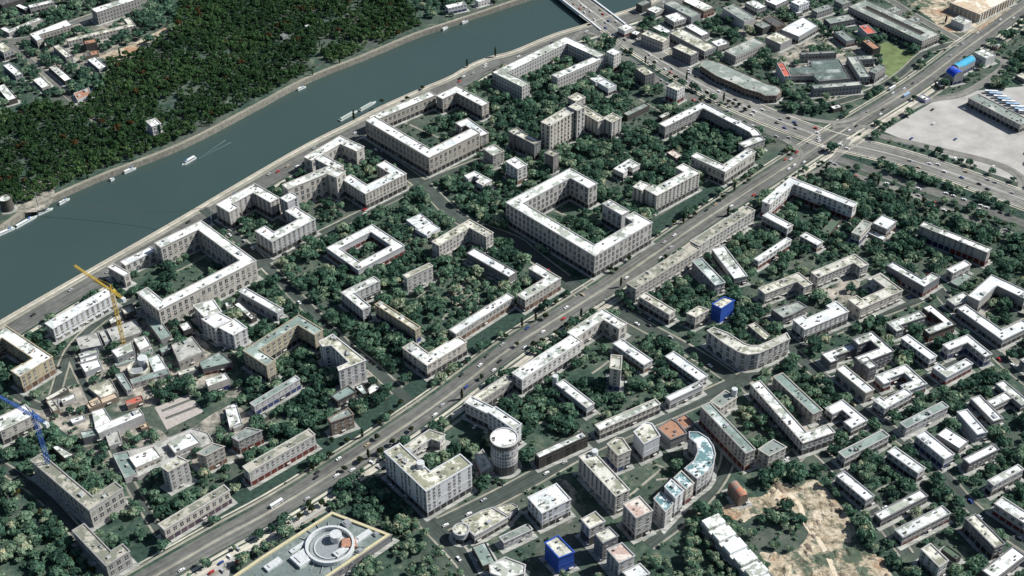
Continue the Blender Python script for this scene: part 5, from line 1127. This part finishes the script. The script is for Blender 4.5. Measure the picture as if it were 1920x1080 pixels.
for _ in range(26):
    x, y = (random.uniform(min(p[0] for p in LOT), max(p[0] for p in LOT)), random.uniform(min(p[1] for p in LOT), max(p[1] for p in LOT)))
    if pip(LOT, [x], [y])[0] and not any(pip(offset_line(l[0], -4, True), [x], [y])[0] for l, b in FOOT): car(x, y, R(random.choice((44, 134, 40))), 'in the car park')
for _ in range(30):
    t = random.random(); x, y = G(340 + 260 * t, 1100 - 148 * t + random.uniform(-14, 22))
    if pip(FORE, [x], [y])[0]: car(x, y, R(random.choice((44, 134))), 'on the forecourt')
for loops, b in random.sample(FOOT, len(FOOT)):
    if ncar >= 296: break
    if b['kd'] in ('hu', 'fa', 'co') or b['c'][1] > 420: continue
    lp = loops[0]; k = random.randrange(len(lp)); a, c = lp[k], lp[(k + 1) % len(lp)]; L = math.hypot(c[0] - a[0], c[1] - a[1])
    if L < 16: continue
    nx, ny = (c[1] - a[1]) / L, -(c[0] - a[0]) / L; t = random.uniform(.2, .8); x, y = a[0] + (c[0] - a[0]) * t + nx * 5.2, a[1] + (c[1] - a[1]) * t + ny * 5.2
    if any(pip(offset_line(l2[0], -2, True), [x], [y])[0] and not (len(l2) > 1 and pip(l2[1], [x], [y])[0]) for l2, _ in FOOT): continue
    car(x, y, math.atan2(ny, nx) + (0 if random.random() < .5 else math.pi / 2), 'parked', .1)
LB.done(); LC.done()
# buses in the depot bays
def bus_mesh(c):
    b = MB(); b.box(-5.8, -1.25, .35, 5.8, 1.25, 3.0, 0); b.box(-5.5, -1.29, 1.5, 5.5, -1.252, 2.5, 1); b.box(-5.5, 1.252, 1.5, 5.5, 1.29, 2.5, 1); b.box(5.802, -1.1, 1.3, 5.84, 1.1, 2.7, 1); b.box(-2, -.7, 3.004, 0, .7, 3.25, 0)
    for x in (-3.6, 3.6): b.box(x - .5, -1.3, 0, x + .5, -1.0, 1.0, 2); b.box(x - .5, 1.0, 0, x + .5, 1.3, 1.0, 2)
    return b.mesh('bus', [plain('bus_paint', c, .4, .08), GLASS, UNIT_D])
BUS = {'white': bus_mesh((.7, .72, .74)), 'pale blue': bus_mesh((.32, .46, .62))}
_bp = [(1672, 700), (1705, 717), (1738, 738), (1768, 757), (1800, 775), (1832, 795), (1865, 815), (1897, 835), (1925, 850)]
for k, (x, y) in enumerate(_bp):
    c = ('white', 'pale blue')[k % 2]; gx_, gy_ = G(1440 + x / 4, y / 4); o = link('bus', BUS[c], None, (gx_, gy_, .05), R(-8), (1.3, 1.3, 1.3)); tag(o, f'{c} bus parked in the {["first", "second", "third", "fourth", "fifth", "sixth", "seventh", "eighth", "last"][k]} bay of the depot', 'bus', 'buses in the depot bays')
for (x, y), c, rz, lb in (((1440 + 1037 / 4, 720 / 4), 'pale blue', 44, 'dark blue bus in the highway lanes near the lilac kiosk'), ((480 + 155 / 4, 810 + 545 / 4), 'white', 44, 'pale bus on the avenue opposite the shopping mall'), ((1440 + 930 / 4, 668 / 4), 'white', 44, 'white bus on the highway below the market hall')):
    gx_, gy_ = G(x, y); tag(link('bus', BUS[c], None, (gx_, gy_, .33), R(rz)), lb.replace('dark blue', 'pale blue'), 'bus')
# ------------------------------------------------------------------ boats and piers
HULL = plain('hull_white', (.68, .70, .70), .5, .1); DECKM = plain('boat_deck', (.36, .42, .38)); TRIM = plain('boat_blue', (.08, .16, .34), .5, .1)
def boat(name, label, px, L, Wd, az, deck=True, cabh=1.9, cat='boat', grp=None):
    x, y = G(*px, -6); e = link(name, None, None, (x, y, -6), az); tag(e, label, cat, grp); m = MB()
    pr = [(-L / 2, -Wd / 2), (L * .32, -Wd / 2), (L / 2, 0), (L * .32, Wd / 2), (-L / 2, Wd / 2)]; lo = [(a * .96, c * .8) for a, c in pr]; n = len(pr)
    for k in range(n): m.poly([(*lo[k], -.3), (*lo[(k + 1) % n], -.3), (*pr[(k + 1) % n], 1.6), (*pr[k], 1.6)])
    link('hull', m.mesh('hull', [HULL]), e); m = MB(); m.poly([(*p, 1.55) for p in pr]); link('deck', m.mesh('deck', [DECKM]), e)
    if deck:
        m = MB(); m.box(-L * .42, -Wd * .36, 1.56, L * .22, Wd * .36, 1.56 + cabh, 0); m.box(-L * .40, -Wd * .365, 1.9, L * .2, Wd * .365, 1.56 + cabh * .8, 1); m.box(-L * .43, -Wd * .4, 1.564 + cabh, L * .24, Wd * .4, 1.8 + cabh, 2 if cat == 'pontoon' else 0); link('cabin', m.mesh('cabin', [HULL, GLASS, DECKM]), e)
        if cat == 'pontoon': return
        m = MB(); m.box(L * .10, -Wd * .22, 1.804 + cabh, L * .18, Wd * .22, 3.1 + cabh); link('wheelhouse', m.mesh('wheelhouse', [TRIM]), e)
AZ = math.atan2(QUAY[12][1] - QUAY[8][1], QUAY[12][0] - QUAY[8][0])
boat('tour_boat', 'white tour boat under way in mid river', (354, 304), 21, 4.0, AZ + math.pi + .05)
x, y = G(380, 293, -5.98); m = MB()
for s_ in (1, -1): m.poly([(-6, .2 * s_, 0), (40, 5 * s_, 0), (40, 3.6 * s_, 0), (-6, -.1 * s_, 0)][::s_])
w_ = link('wake', m.mesh('wake', [plain('foam', (.10, .15, .14), .7, .3)]), None, (x, y, -5.98), AZ + .05); tag(w_, 'faint foam wake behind the tour boat', 'wake', None, 'stuff')
boat('mooring_pontoon', 'long pale pontoon with green canopy moored at the quay steps', (654, 218), 30, 4.2, AZ, True, 1.2, 'pontoon'); boat('mooring_pontoon', 'second pale pontoon moored upstream at the quay', (690, 200), 28, 4, AZ, True, 1.2, 'pontoon')
A2 = math.atan2(BANK[14][1] - BANK[10][1], BANK[14][0] - BANK[10][0])
for k, (px, L, lb) in enumerate((((12, 436), 46, 'large white landing stage moored at the far bank nearest the frame edge'), ((50, 417), 40, 'white boat moored at the far bank beside the landing stage'), ((85, 398), 26, 'white launch moored below the round stone tower path'), ((121, 379), 20, 'small white boat moored at the far bank below the wood edge'), ((244, 321), 22, 'white boat moored alone along the far bank'), ((211, 338), 8, 'tiny white boat at the far bank between two larger boats'), ((566, 167), 18, 'white boat moored at the far bank in mid view'), ((836, 54), 20, 'white boat moored at the far bank near the columned pavilion'), ((872, 43), 16, 'small white boat moored at the far bank towards the bridge'))):
    boat('moored_boat', lb, px, L * .72, 3.6 if L > 20 else 2.8, A2 + (.1 if k % 2 else -.05), True, 1.3, 'boat', 'boats moored along the far bank')
# thin cable across the river: flat texture line shaped as a sagging strand on posts
a = Vector((*G(72, 388), 18)); c = Vector((*G(398, 424), 24)); m = MB(); pts = [a.lerp(c, t / 14) - Vector((0, 0, 14 * (1 - (2 * t / 14 - 1) ** 2))) for t in range(15)]
for p, q in zip(pts, pts[1:]): m.bar(p, q, .16)
cb_ = link('dark_seam', None, None, (0, 0, 0)); tag(cb_, 'thin dark texture cable sagging across the river', 'seam'); link('seam', m.mesh('seam', [UNIT_D]), cb_)
for P in (a, c):
    m = MB(); m.box(-.35, -.35, 0, .35, .35, P.z + .5); link('seam_post', m.mesh('seam_post', [GREYM]), cb_, (P.x, P.y, 0))
print('BUILDINGS', len(BLD), 'TREES', len(TX), 'WOOD', len(WX), 'CARS', ncar, 'OBJ', len(bpy.data.objects))
